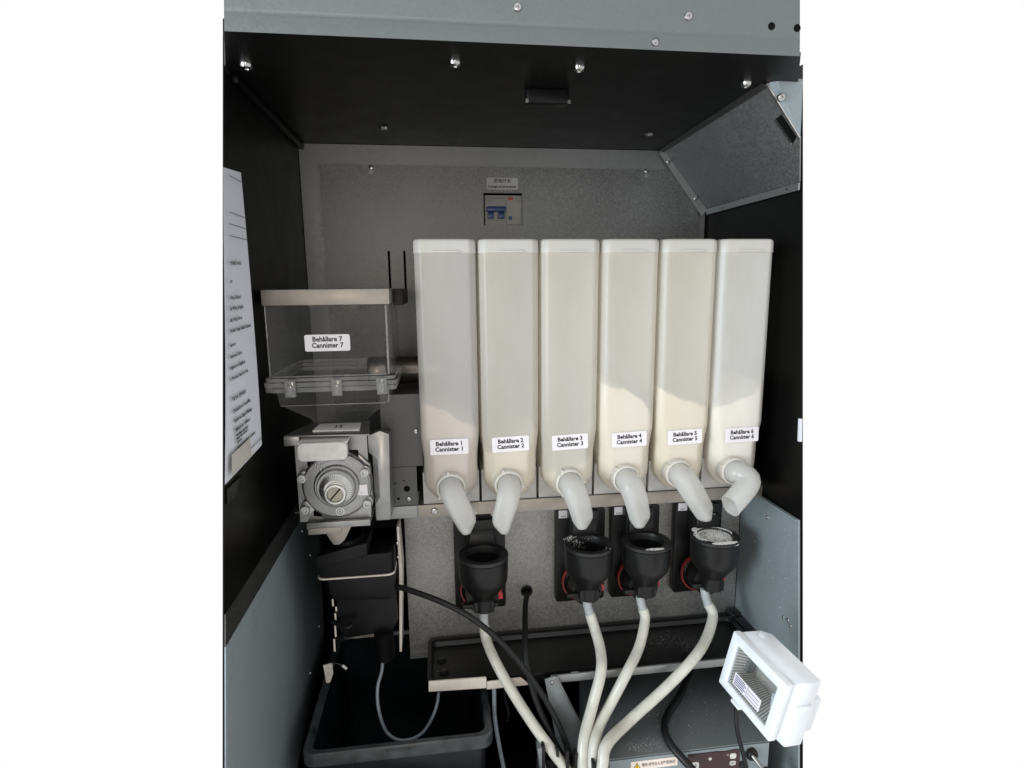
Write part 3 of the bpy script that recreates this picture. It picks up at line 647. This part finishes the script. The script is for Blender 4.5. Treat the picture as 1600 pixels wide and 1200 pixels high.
obj('plate_edge', B().prism([(.2060, -.2550), (.2085, -.2560), (.2725, -.3995), (.2700, -.4005)], 'y', -.0440, -.0380), 'steel', pb)
screw(pb, (.1995, -.0422, -.2665), (0, -1, 0), .0035)
cm = thing('hose_comb', 'black hose comb gripping the hoses and cables at the bottom', 'clip', (.23, -.06, -.42))
for x, zt, yy in ((.1755, -.3300, -.092), (.1975, -.338, -.092), (.2120, -.338, -.098), (.2240, -.340, -.104), (.2470, -.340, -.126), (.2680, -.340, -.126)):
    obj('tine', B().prism(rr2(.0045, .060, .002, 3, x, zt-.030), 'y', yy-.008, yy+.006), 'black_plastic', cm, bev=.0006)
obj('spine', B().loft([[(.168, -.078, -.40), (.272, -.108, -.40), (.272, -.105, -.40), (.168, -.075, -.40)], [(.168, -.078, -.372), (.272, -.108, -.372), (.272, -.105, -.372), (.168, -.075, -.372)]]), 'black_plastic', cm)
obj('clip_jaw', B().loft([[(.1660, -.098, -.336), (.1730, -.098, -.334), (.1800, -.098, -.372), (.1710, -.098, -.385)], [(.1660, -.080, -.336), (.1730, -.080, -.334), (.1800, -.080, -.372), (.1710, -.080, -.385)]]), 'bracket_grey', cm, bev=.0008)

rnd_ = random.Random(12); b = B()
for k in range(26):
    y, z, r = rnd_.uniform(-.055, .09), -.012-.16*rnd_.random()**1.5, rnd_.uniform(.0002, .0006)
    b.ball((XR-.0032, y, z), r, 6)
wp = tag(obj('powder_specks', b, 'powder_white'), 'tiny white powder specks stuck to the right lining sheet', 'powder'); wp['kind'] = 'stuff'
powder_patch('spilled_powder', 'faint scatter of powder on the drip tray floor', [(.440, .050, -.2703, .050, .030, 260, .0002, .0005), (.470, .020, -.2703, .030, .022, 160, .0002, .0005), (.30, .03, -.2703, .20, .03, 50, .0002, .0005)], 8)
# ------------------------------------------------------------------ waste bin
bn = thing('waste_bin', 'dark blue-grey plastic waste bin with a scuffed rim below the brewer', 'bin', (-.043, -.03, -.49))
o0 = rr2(.282, .300, .018, 6, -.0430, .0485); o1 = rr2(.262, .280, .016, 6, -.0430, .0485); o2 = rr2(.252, .270, .014, 6, -.0430, .0485); o3 = rr2(.256, .276, .014, 6, -.0430, .0485)
b = B(); b.loft([[(x, y, -.49) for x, y in o2], [(x, y, -.3205) for x, y in o1], [(x, y, -.306) for x, y in o3], [(x, y, -.480) for x, y in rr2(.246, .264, .014, 6, -.043, .0485)]], True, True)
obj('bin_body', b, 'bin_plastic', bn, ang=40)
b = B(); b.loft([[(x, y, -.3200) for x, y in o3], [(x, y, -.3205) for x, y in o0], [(x, y, -.3025) for x, y in o0], [(x, y, -.300) for x, y in rr2(.278, .296, .017, 6, -.043, .0485)], [(x, y, -.300) for x, y in rr2(.262, .282, .016, 6, -.043, .0485)], [(x, y, -.306) for x, y in rr2(.257, .277, .015, 6, -.043, .0485)]], False, False)
obj('bin_rim', b, 'bin_rim', bn, ang=40)
obj('rim_tab', B().box(-.062, -.026, -.1030, -.1013, -.3075, -.3045), 'bin_rim', bn, bev=.0006)

# ------------------------------------------------------------------ cooling / control box at the bottom right
bx_ = thing('control_box', 'dark grey metal box with powder spilled on its top and a red-black control panel', 'box', (.41, 0, -.5))
obj('top_plate', B().prism([(.2765, -.1050), (.5480, -.1050), (.5580, .062), (.552, .075), (.2900, .088), (.2800, .088)], 'z', -.3645, -.3620), 'box_top', bx_, bev=.0008)
obj('housing', B().box(.2785, .5470, -.1035, .085, -.4990, -.3648), 'bracket_grey', bx_)
fb_ = obj('front_panel', B().box(.2775, .5470, -.1062, -.1038, -.4985, -.3650), 'zinc_side', bx_, bev=.0006)
ws = obj('warning_sticker', B().box(.3135, .3908, -.1070, -.1064, -.3855, -.3700), 'sticker_warm', bx_)
tri = [(.3185, -.3822), (.3285, -.3822), (.3235, -.3735)]
obj('warning_triangle', B().prism(tri, 'y', -.1074, -.1071), 'yellow', ws)
obj('triangle_edge', B().ringplate([(.3176, -.3828), (.3294, -.3828), (.3235, -.3724)], tri, 'y', -.1075, -.10705), 'ink', ws)
text('!', .0075, (.3235, -.1076, -.3793), 'ink', ws, fat=.0002)
text('警告:非专业人员严禁调试!', .0068, (.3595, -.1073, -.3778), 'ink', ws, width=.055)
dp = obj('display_panel', B().prism([(.4085, -.4080), (.4960, -.4080), (.4960, -.3705), (.4880, -.3690), (.4700, -.3705), (.4560, -.3690), (.4085, -.3690)], 'y', -.1078, -.1064), 'display', bx_)
obj('dot_button', B().cyl((.4450, -.1084, -.3800), (.4450, -.1078, -.3800), .0028), 'button', dp)
for zz, s_ in ((-.3795, .0095), (-.3925, .0080)): obj('push_button', B().prism(rr2(.0105, s_, .003, 4, .4840, zz), 'y', -.1088, -.1078), 'button', dp)
text('SET', .0045, (.4840, -.1090, -.3925), 'ink', dp)
text('°C', .0048, (.4745, -.1081, -.3770), 'button', dp)
b1 = obj('push_button', B().prism(rr2(.0115, .0120, .003, 4, .4205, -.3885), 'y', -.1088, -.1078), 'button', dp)
text('▲', .0060, (.4205, -.1090, -.3885), 'ink_grey', dp)
obj('fastener', B().lathe([(.0075, 0), (.0075, .002), (.004, .0035), (0, .0035)], (.5030, -.1064, -.4000), (0, -1, 0), 20), 'black_plastic', bx_)
sk = obj('socket', B().lathe([(.0100, 0), (.0100, .005), (.0085, .008), (.0050, .008), (.0045, .004), (0, .004)], (.5150, -.1064, -.3790), (0.1, -1, -.1), 24), 'black_plastic', bx_)
pl = thing('plug', 'black round plug with a steel pin in the control box socket', 'plug', (.5150, -.115, -.3790))
obj('pin', B().cyl((.5150, -.112, -.3795), (.5235, -.128, -.3900), .0032, n=16), 'steel', pl)
b = B(); p0 = Vector((.5235, -.128, -.3900)); dv = Vector((.35, -.55, -.62)).normalized()
b.lathe([(.0075, 0), (.0098, .003), (.0100, .008), (.0088, .009), (.0100, .010), (.0102, .016), (.0088, .017), (.0102, .018), (.0098, .026), (.0070, .036), (.0048, .045)], p0, dv, 24)
obj('grip', b, 'black_rubber', pl)

powder_patch('spilled_powder', 'white powder specks scattered over the dark control box top', [(.340, -.085, -.3618, .040, .016, 260, .0002, .0006), (.40, -.04, -.3618, .12, .06, 90, .0003, .0008), (.47, -.01, -.3618, .06, .05, 30, .0003, .0007)], 9)
# ------------------------------------------------------------------ white floodlight on the right
fl_ = thing('floodlight', 'white rectangular floodlight with a wire guard, facing left from the right wall', 'lamp', (.4355, -.17, -.1133))
Wv = Vector((.0173, -.1013, -.0125)); Hv = Vector((-.0142, .0081, -.0854)); Dv = Vector((.0759, .0143, -.0112))*.84
LW, LH, LD = Wv.length, Hv.length, Dv.length
fm = Matrix((Wv.normalized(), -Hv.normalized(), -Dv.normalized())).transposed().to_4x4(); fm.translation = Vector((.4355, -.17, -.1133))
fl_.matrix_world = fm; ORG[fl_] = Vector()
def L(name, b, mat, parent=fl_, **k): return obj(name, b, mat, parent, local=True, **k)
w, h_ = LW, LH
inner = [(.013, -h_+.012), (w-.013, -h_+.012), (w-.013, -.014), (.013, -.014)]
b = B(); b.ringplate([(0, -h_), (w, -h_), (w, 0), (0, 0)], inner, 'z', -.012, 0); L('front_frame', b, 'lamp_white', bev=.0022)
b = B(); o_ = [(.0015, -h_+.0015), (w-.0015, -h_+.0015), (w-.0015, -.0015), (.0015, -.0015)]
b.loft([[(x, y, -.0125) for x, y in o_], [(x, y, -.048) for x, y in o_], [(x*.9+w*.05, y*.80-.004, -LD) for x, y in o_]], False, True)
L('housing', b, 'lamp_white', bev=.0018, solid=.0015)
b = B(); b.loft([[(x, y, -.006) for x, y in inner], [(w*.22, -h_+.024, -.040), (w*.78, -h_+.024, -.040), (w*.78, -.026, -.040), (w*.22, -.026, -.040)]], False, True)
L('reflector', b, 'reflector', ang=20)
L('lamp_socket', B().box(w*.12, w*.22, -h_*.62, -h_*.35, -.036, -.022), 'bracket_grey')
L('lamp_tube', B().cyl((w*.2, -h_*.5, -.026), (w*.8, -h_*.5, -.026), .006, n=16), 'lamp_glass')
b = B(); b.box(.0135, w-.0135, -h_+.0125, -.0145, -.0045, -.0032); L('glass', b, 'lamp_glass')
fr_ = [Vector((x, y, -.006)) for x, y in inner]; bk_ = [Vector(q) for q in ((w*.22, -h_+.024, -.040), (w*.78, -h_+.024, -.040), (w*.78, -.026, -.040), (w*.22, -.026, -.040))]
for side, cnt in ((0, 18), (1, 12), (2, 18), (3, 12)):
    for k in range(cnt):
        t_ = (k+.5)/cnt; a0 = fr_[side].lerp(fr_[(side+1) % 4], t_); a1 = bk_[side].lerp(bk_[(side+1) % 4], t_); cen = (fr_[0]+fr_[2]+bk_[0]+bk_[2])/4
        of = (cen-(a0+a1)/2).normalized()*.0004
        L('reflector_rib', B().cyl(a0+of, a1+of, .0006, n=6), 'steel')
ws2 = L('rating_sticker', B().box(.022, .074, -h_+.018, -h_+.036, -.0031, -.0024), 'sticker')
for k in range(5): L('printed_line', B().box(.0245, .0245+.022*(1 if k % 2 else .85), -h_+.0205+.003*k, -h_+.0217+.003*k, -.0023, -.0021), 'ink_blue', ws2)
for k in range(3): L('printed_line', B().box(.050, .071, -h_+.0210+.005*k, -h_+.0216+.005*k, -.0023, -.0021), 'ink_blue', ws2)
L('printed_line', B().box(.0485, .0490, -h_+.019, -h_+.035, -.0023, -.0021), 'ink_blue', ws2)
L('latch', B().box(w*.30, w*.46, -h_-.0045, -h_+.0002, -.014, .0015), 'lamp_white', bev=.001)
L('top_nub', B().cyl((.012, -.0014, -.040), (.012, .0006, -.040), .0045, n=16), 'lamp_white')
L('swivel_arm', B().prism([(w*.62, -h_*.55), (w*1.02, -h_*.40), (w*1.03, -h_*1.12), (w*.72, -h_*1.16)], 'z', -.056, -.026), 'lamp_white', bev=.003)
L('wall_base', B().box(w*.30, w*.90, -h_*1.06, -h_*.45, -.084, -.0635), 'lamp_white', bev=.003)

# ------------------------------------------------------------------ bean hopper and grinder
hp = thing('bean_hopper', 'empty clear plastic bean hopper labelled 7 above the grinder', 'hopper', (-.12, .06, .18))
YF = -.028
b = B(); b.box(-.2058, -.0328, -.0320, .2000, .3475, .3692); obj('lid', b, 'steel_warm', hp, bev=.0010)
obj('lid_dark_side', B().box(-.0326, -.0185, .0300, .1990, .3440, .3690), 'black_shade', hp)  # dark block added to continue the lid's darker right side
b = B(); b.loft([[(x, y, .3472) for x, y in rr2(.166, .212, .006, 3, -.1205, .0780)], [(x, y, .2455) for x, y in rr2(.168, .212, .006, 3, -.1200, .0780)]], False, False)
obj('upper_bin', b, 'smoke_clear', hp, ang=30)
for x0, x1, z0, z1 in ((-.0400, -.0372, .2470, .3470), (-.2036, -.2016, .2470, .3470), (-.1980, -.0410, .2462, .2482)):  # strips added to draw the bright edge lines of the clear bin
    obj('edge_highlight', B().box(x0, x1, -.0300, -.0284, z0, z1), 'clear_edge', hp, bev=.0005)
for x0, x1, z0, z1 in ((-.0418, -.0400, .2050, .2250), (-.1930, -.0450, .2040, .2052)):  # bright edge lines of the funnel, likewise added as strips
    obj('edge_highlight', B().box(x0, x1, -.0262, -.0248, z0, z1), 'clear_edge', hp, bev=.0004)
b = B()
for z0, z1, g in ((.2405, .2455, .0040), (.2330, .2395, .0062), (.2255, .2320, .0052)):
    b.loft([[(x, y, z) for x, y in rr2(.172+g*2, .216+g*2, .008, 4, -.1200, .0780)] for z in (z0, z1)], False, False)
fl2 = obj('joint_flange', b, 'clear_edge', hp, ang=30)
for x in (-.174, -.1105, -.0480): 
    c_ = obj('clip', B().box(x-.0070, x+.0070, -.0440, -.0375, .2200, .2440), 'clear_edge', fl2, bev=.001)
    obj('clip_tongue', B().box(x-.0035, x+.0035, -.0462, -.0442, .2230, .2375), 'clear_edge', fl2, bev=.0006)
b = B(); b.loft([[(x, y, .2252) for x, y in rr2(.160, .206, .008, 3, -.1195, .078)], [(x, y, .2045) for x, y in rr2(.156, .200, .008, 3, -.1190, .078)], [(x, y, .1800) for x, y in rr2(.086, .110, .008, 3, -.1150, .046)], [(x, y, .1690) for x, y in rr2(.074, .09, .008, 3, -.1150, .040)]], False, False)
obj('lower_funnel', b, 'smoke_clear', hp, ang=25)
lb = obj('label_sticker', B().prism(rr2(.0620, .0235, .0025, 3, -.1215, .2945), 'y', -.0302, -.0294), 'sticker', hp)
text('Behållare 7\nCannister 7', .0096, (-.1215, -.03035, .2952), 'ink', lb, fat=.00028, width=.0435, spacing=.92)
for k in range(6): obj('level_mark', B().box(-.188, -.1790-.003*(k % 2), -.0270, -.0266, .262+.0120*k, .2626+.0120*k), 'ink', hp)

gr = thing('coffee_grinder', 'cast aluminium coffee grinder with a round dial in a steel bracket', 'grinder', (-.12, .02, .0215))
YG = -.030
b = B(); b.loft([[(-.1905, -.0330, .1625), (-.0700, -.0330, .1600), (-.0760, .0300, .1660), (-.1640, .0300, .1670)], [(-.1905, -.0330, .1605), (-.0700, -.0330, .1580), (-.0760, .0300, .1640), (-.1640, .0300, .1650)]])
tp = obj('top_plate', b, 'steel', gr, bev=.0005)
obj('plate_lip', B().box(-.1905, -.1690, -.0335, -.0318, .1475, .1606), 'steel', tp, bev=.0008)
b = B(); outer = [(-.1800, .0250), (-.1300, .0250), (-.0760, .0250), (-.0760, .090), (-.0760, .1575), (-.1300, .1580), (-.1800, .1590), (-.1800, .090)]
inner = [(-.1600, .0330), (-.1300, .0290), (-.0830, .0330), (-.0800, .090), (-.0900, .1330), (-.1300, .1350), (-.1550, .1330), (-.1640, .1180)]
b.ringplate(outer, inner, 'y', -.0180, -.0155); obj('front_bracket', b, 'steel', gr)
b = B(); b.prism([(-.0700, -.0155), (-.0455, -.0220), (-.0445, .03), (-.0700, .03)], 'z', .0240, .1500); ps_ = obj('right_post', b, 'steel', gr, bev=.001)
b = B(); b.prism([(-.0740, .1300), (-.0620, .1180), (-.0610, .0600), (-.0680, .0480), (-.0680, .0225), (-.0470, .0225), (-.0430, .1560), (-.0560, .1620), (-.0740, .1550)], 'y', -.0235, -.0210); obj('post_face', b, 'steel', gr, bev=.0005)
b = B(); b.lathe([(.0500, -.06), (.0500, .002), (.0485, .005), (.0470, .0058), (.0462, .0048), (.0330, .0055), (.0318, .0085), (.0300, .0100), (.0282, .0100), (.0275, .0140), (.0262, .0155), (.0215, .0155)], (-.1205, -.0300, .0845), (0, -1, 0), 64)
hs = obj('grinding_head', b, 'cast', gr, ang=28)
b = B(); b.prism([(-.1540, .050), (-.1430, .0285), (-.0750, .0285), (-.0720, .0600), (-.09, .06)], 'y', -.026, .02); obj('head_foot', b, 'cast', gr, bev=.002)
b = B(); b.prism([(-.0900, .13), (-.0725, .112), (-.0705, .05), (-.09, .045)], 'y', -.024, .02); obj('head_side', b, 'cast', gr, bev=.003)
for x, z in ((-.1695, .0990), (-.0790, .1035), (-.1680, .0510), (-.0775, .0550)):
    lg = obj('lug', B().cyl((x*.93-.0084, -.010, z*.96+.0034), (x*.93-.0084, -.0335, z*.96+.0034), .0105), 'cast', gr, bev=.0015)
    xx, zz = x*.985-.0018, z
    bo = B(); bo.lathe([(.0068, 0), (.0068, .0055), (.006, .0068), (.0036, .0068), (.0034, .003), (0, .003)], (xx, -.0335, zz), (0, -1, 0), 20); obj('bolt', bo, 'screw_metal', gr, ang=30)
b = B(); n = 44
ds = []
for r0, y0_, y1_ in ((.0235, -.0455, -.0455), (.0235, -.0475, -.0462), (.0165, -.0512, -.0498), (.0150, -.0505, -.0505)):
    ds.append([Vector((-.1205+r0*math.cos(2*math.pi*k/(4*n)), y0_ if k % 4 < 2 else y1_, .0830+r0*math.sin(2*math.pi*k/(4*n)))) for k in range(4*n)])
b.loft(ds, True, True); dl = obj('adjusting_dial', b, 'cast_bright', gr, ang=15)
b = B(); b.lathe([(.0152, 0), (.0155, .006), (.0145, .0075), (.0118, .0078), (.0112, .005), (.0112, .004)], (-.1195, -.0500, .0790), (0, -1, 0), 36, True, False); obj('centre_ring', b, 'cast_bright', dl, ang=30)
sd = obj('centre_screw', B().cyl((-.1195, -.049, .0790), (-.1195, -.0555, .0790), .0110), 'brass', dl)
b = B(); a = R(48); ca, sa = math.cos(a), math.sin(a)
b.prism([(-.1195+u*ca-v*sa, .0790+u*sa+v*ca) for u, v in ((-.0105, -.0010), (.0105, -.0010), (.0105, .0010), (-.0105, .0010))], 'y', -.0560, -.0553); obj('slot', b, 'dark_gap', dl)
for (bx0, bz0, sc) in ((-.1430, .1150, 1), (-.0965, .1150, .7)):     # cast bean-like dots either side of the arc
    for u, v in ((-.006, .003), (-.002, .0045), (.003, .004), (-.003, -.0005), (.002, -.0005), (.006, -.001), (.0005, -.0045)):
        obj('raised_dot', B().ball((bx0+u*sc, -.0350, bz0+v*sc), .0018*sc, 8), 'cast_bright', hs)
ar = B(); ar.tube([(-.1205+.0395*math.cos(R(a_)), -.0352, .0845+.0395*math.sin(R(a_))) for a_ in range(58, 119, 6)], .0007, 6, 3); obj('cast_arc', ar, 'cast_bright', hs)
b = B(); b.lathe([(.0062, 0), (.0062, .0010), (.0052, .0010), (.0052, 0)], (-.1180, -.0350, .0450), (0, -1, 0), 24, False, False); b.lathe([(.0030, 0), (.0030, .0010), (.0022, .0010), (.0022, 0)], (-.1180, -.0350, .0450), (0, -1, 0), 16, False, False); obj('cast_emblem', b, 'cast_bright', hs)
st = obj('code_sticker', B().prism([(-.0925, .0690), (-.0765, .0680), (-.0770, .0850), (-.0930, .0845)], 'y', -.0365, -.0360), 'sticker', gr)
text('09-21', .0020, (-.0850, -.0367, .0725), 'ink_grey', st)
# white slide shutter under the hopper outlet
b = B(); b.prism(rr2(.0690, .0270, .008, 5, -.1355, .1400), 'y', -.0465, -.0340); sl_ = obj('slide_shutter', b, 'white_plastic', gr, bev=.002)
b = B(); b.loft([[(-.1700, -.0400, .1530), (-.1010, -.0400, .1530), (-.0980, .0, .1590), (-.1640, .0, .1590)], [(-.1700, -.0400, .1500), (-.1010, -.0400, .1500), (-.0980, .0, .1565), (-.1640, .0, .1565)]]); obj('slide_tongue', b, 'white_plastic', sl_)
b = B(); b.loft([[(-.1530, -.018, .1652), (-.0860, -.018, .1640), (-.0870, .012, .1672), (-.1480, .012, .1680)], [(-.1530, -.018, .1630), (-.0860, -.018, .1620), (-.0870, .012, .1650), (-.1480, .012, .1660)]]); obj('slide_window', b, 'white_plastic', sl_)
for x in (-.121, -.114): obj('printed_mark', B().box(x-.0007, x+.0007, -.010, -.002, .1665, .1682), 'ink', sl_)
# base tray and chute
obj('base_strip', B().box(-.1680, -.0760, -.0330, .02, .0190, .0283), 'steel', gr, bev=.0006)
obj('base_lip', B().box(-.1660, -.1180, -.0340, -.0322, .0105, .0198), 'steel_warm', gr, bev=.0005)
b = B(); b.prism([(-.1450, .0190), (-.1040, .0190), (-.1150, -.0020), (-.1230, -.0085), (-.1310, -.0085), (-.1360, .0000)], 'y', -.0322, -.0305); obj('ground_chute', b, 'steel_warm', gr, bev=.0004)
# motor side housing between grinder and canisters
mh = thing('motor_housing', 'dark zinc sheet box with holes between the grinder and canister 1', 'housing', (-.03, .12, .0215))
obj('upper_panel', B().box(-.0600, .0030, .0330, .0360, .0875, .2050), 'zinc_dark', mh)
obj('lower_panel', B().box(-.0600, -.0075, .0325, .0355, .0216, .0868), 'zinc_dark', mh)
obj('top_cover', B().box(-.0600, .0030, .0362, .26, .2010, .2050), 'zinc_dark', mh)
for x, z, r_ in ((-.0060, .1450, .004), (-.0215, .0330, .0035)): screw(mh, (x, .0325, z), (0, -1, 0), r_)
for x, z, r_ in ((-.0240, .0500, .0052), (-.0280, .0640, .0014), (-.0420, .0600, .0014), (-.0380, .0340, .0022)): obj('hole', B().cyl((x, .0322, z), (x, .0326, z), r_, n=16), 'dark_gap', mh)
obj('motor', B().lathe([(.022, 0), (.024, .004), (.024, .03), (.021, .034), (.024, .038), (.024, .12)], (-.085, .12, .232), (1, 0, 0), 32), 'copper_dark', mh)

# ------------------------------------------------------------------ brewer unit
br = thing('brewing_unit', 'black plastic brewing unit hanging below the coffee grinder', 'brewer', (-.10, .05, -.20))
b = B(); b.loft([[(-.158, -.035, -.0460), (-.082, -.035, -.0290), (-.080, .03, -.0290), (-.158, .03, -.0460)], [(-.158, -.035, -.0240), (-.082, -.035, -.0070), (-.080, .03, -.0070), (-.158, .03, -.0240)]]); obj('hinged_cap', b, 'black_shade', br, bev=.004)
obj('inlet_ring', B().lathe([(.018, 0), (.024, .002), (.024, .012), (.019, .013)], (-.112, -.005, -.014), (0, -.2, 1), 28, False, False), 'black_shade', br)
obj('head_block', B().prism(rr2(.118, .10, .012, 4, -.1050, .0400), 'z', -.0730, -.0380), 'black_shade', br, bev=.002)
obj('seal_strip', B().prism(rr2(.1195, .1015, .012, 4, -.1050, .0400), 'z', -.0755, -.0732), 'cream_metal', br)
obj('upper_body', B().prism([(-.1500, -.0757), (-.0440, -.0757), (-.0480, -.105), (-.0560, -.122), (-.1400, -.118), (-.1490, -.105)], 'y', 0, .09), 'black_shade', br, bev=.002)
obj('piston_body', B().prism([(-.1410, -.118), (-.0600, -.122), (-.0480, -.105), (-.0470, -.170), (-.0560, -.186), (-.1300, -.192), (-.1440, -.170)], 'y', .012, .08), 'black_shade', br, bev=.002)
obj('outlet_arm', B().tube([(-.150, .01, -.158), (-.125, -.005, -.162), (-.118, .0, -.160)], .004, 10, 5), 'black_shade', br)
b = B(); pr = []
for k in range(12): pr += [(.013, .004*k), (.016, .004*k+.002)]
b.lathe(pr, (-.070, .012, -.185), (0, 0, -1), 20); obj('bellows', b, 'black_shade', br)
b = B(); b.prism([(-.0425, -.012), (-.0395, -.012), (-.0365, -.090), (-.0440, -.235), (-.0475, -.235), (-.0420, -.090)], 'y', .028, .07); obj('side_plate', b, 'cream_metal', br)
for z in (-.040, -.064): screw(br, (-.0425, .027, z), (0, -1, 0), .003)
b = B()
for z0, z1, x in ((-.120, -.132, -.147), (-.134, -.141, -.1425), (-.145, -.162, -.1445), (-.166, -.186, -.146), (-.190, -.212, -.149)): b.box(x-.0012, x+.0012, .01, .012, z1, z0)
obj('worn_edge', b, 'cream_metal', br)
lg = thing('latch_bracket', 'small cream metal latch bracket with a bent wire at the left sheet', 'bracket', (-.165, .03, -.27))
obj('tab', B().prism([(-.1730, -.2480), (-.1590, -.2450), (-.1580, -.2640), (-.1640, -.2800), (-.1700, -.2800)], 'y', .028, .030), 'cream_metal', lg)
obj('arm', B().prism([(-.1600, -.246), (-.1570, -.246), (-.1640, -.272), (-.1660, -.270)], 'y', .026, .0278), 'white_plastic', lg)
obj('wire', B().tube([(-.158, .027, -.246), (-.150, .025, -.244), (-.142, .022, -.246), (-.137, .02, -.250)], .0010, 8, 5), 'copper_dark', lg)
obj('wire_tip', B().tube([(-.141, .022, -.2465), (-.134, .02, -.252)], .0022, 8, 0), 'white_plastic', lg)

# ------------------------------------------------------------------ papers on the side walls
pp = thing('instruction_sheet', 'white printed instruction sheet hanging on the left black wall', 'paper', (XL, -.12, .16))
def bow(u, v): return (.0012+.0035*math.sin(math.pi*v)*u*u+.0022*(1-v)*u+.0010*math.sin(5*v+2*u), 0, 0)
TLp, TRp, BRp, BLp = (XL, -.1045, .5150), (XL, -.0450, .5200), (XL, -.0640, .1590), (XL, -.1975, .1490)
sheet = obj('sheet', B().quadsheet([BLp, (XL, -.0640, .1590), TRp, TLp], 8, 14, bow), 'paper', pp)
def rowtext(body, z, size, y0, fat=.00018, mat='ink'):
    v = (z-.155)/.362
    return text(body, size, (XL+.0058, y0, z), mat, sheet, (0, 1, .03), (0, -.012, 1), fat=fat, align='LEFT')
def edge(z): return -.1087+(z-.4857)*.2610+.0035
for body, z, s in (('rmatis bredd', .4020, .0075), ('er:', .3800, .0075), ('Whey Choklad', .3600, .0062), ('ka Whey, Jordgubb', .3475, .0062), ('aka Whey, Päron', .3340, .0062), ('choklen Vegan Salted Caramel', .3215, .0062), ('uanmor', .3050, .0062), ('dextrosol Citrus', .2915, .0062), ('rogenstron Vegetfruk', .2785, .0062), ('n Workout Peach Ice Tea', .2655, .0062)):
    y0 = edge(z); wmax = (-.0475-(z-.52)*(-.055))-y0-.012
    rowtext(body, z, s, y0)
for body, z, s, dy in (('Varma drycker', .2420, .0085, .006), ('Chokladdryck Cocoa Mix', .2270, .0062, .010), ('Kaffedrien Dagen Mellangr', .2150, .0062, .014), ('Mjölkpulver Caffeiner', .2040, .0062, .018), ('Mix kaffesar sparamaterial\nsjätten Nästrumbrygan H\nsparamarin', .1930, .0042, .022), ('parren  Romeo mjölk pH Natomi', .1820, .0050, .026)):
    rowtext(body, z, s, edge(z)+dy)
for z, dy in ((.5060, .008), (.4620, .008), (.4480, .008), (.4340, .008)):
    a = edge(z)-.002; e = -.0450-(.52-z)*.0527-dy
    obj('ruled_line', B().box(XL+.0056, XL+.0058, a, e, z-.0005, z+.0005), 'ink_grey', sheet)
obj('ruled_line', B().prism([(-.1900, .1640), (-.0655, .1700), (-.0655, .1710), (-.1900, .1652)], 'x', XL+.0062, XL+.0064), 'ink_grey', sheet)
obj('tape_patch', B().quadsheet([(XL+.0066, -.1890, .1560), (XL+.0066, -.1150, .1590), (XL+.0066, -.1150, .1830), (XL+.0066, -.1830, .1800)]), 'tape', pp)
tag(obj('wall_flap', B().prism([(-.1500, .1280), (-.1440, .1430), (-.1920, .1430), (-.1960, .1250)], 'x', XL+.0004, XL+.003), 'black_plastic', bev=.0005), 'small black plastic flap on the left wall below the paper', 'flap')
tag(obj('wall_note', B().prism([(-.0478, .1600), (-.0518, .1600), (-.0555, .1240), (-.0500, .1240)], 'x', XR-.0006, XR-.0003+.004), 'paper'), 'edge of a white paper note on the right black wall', 'paper')
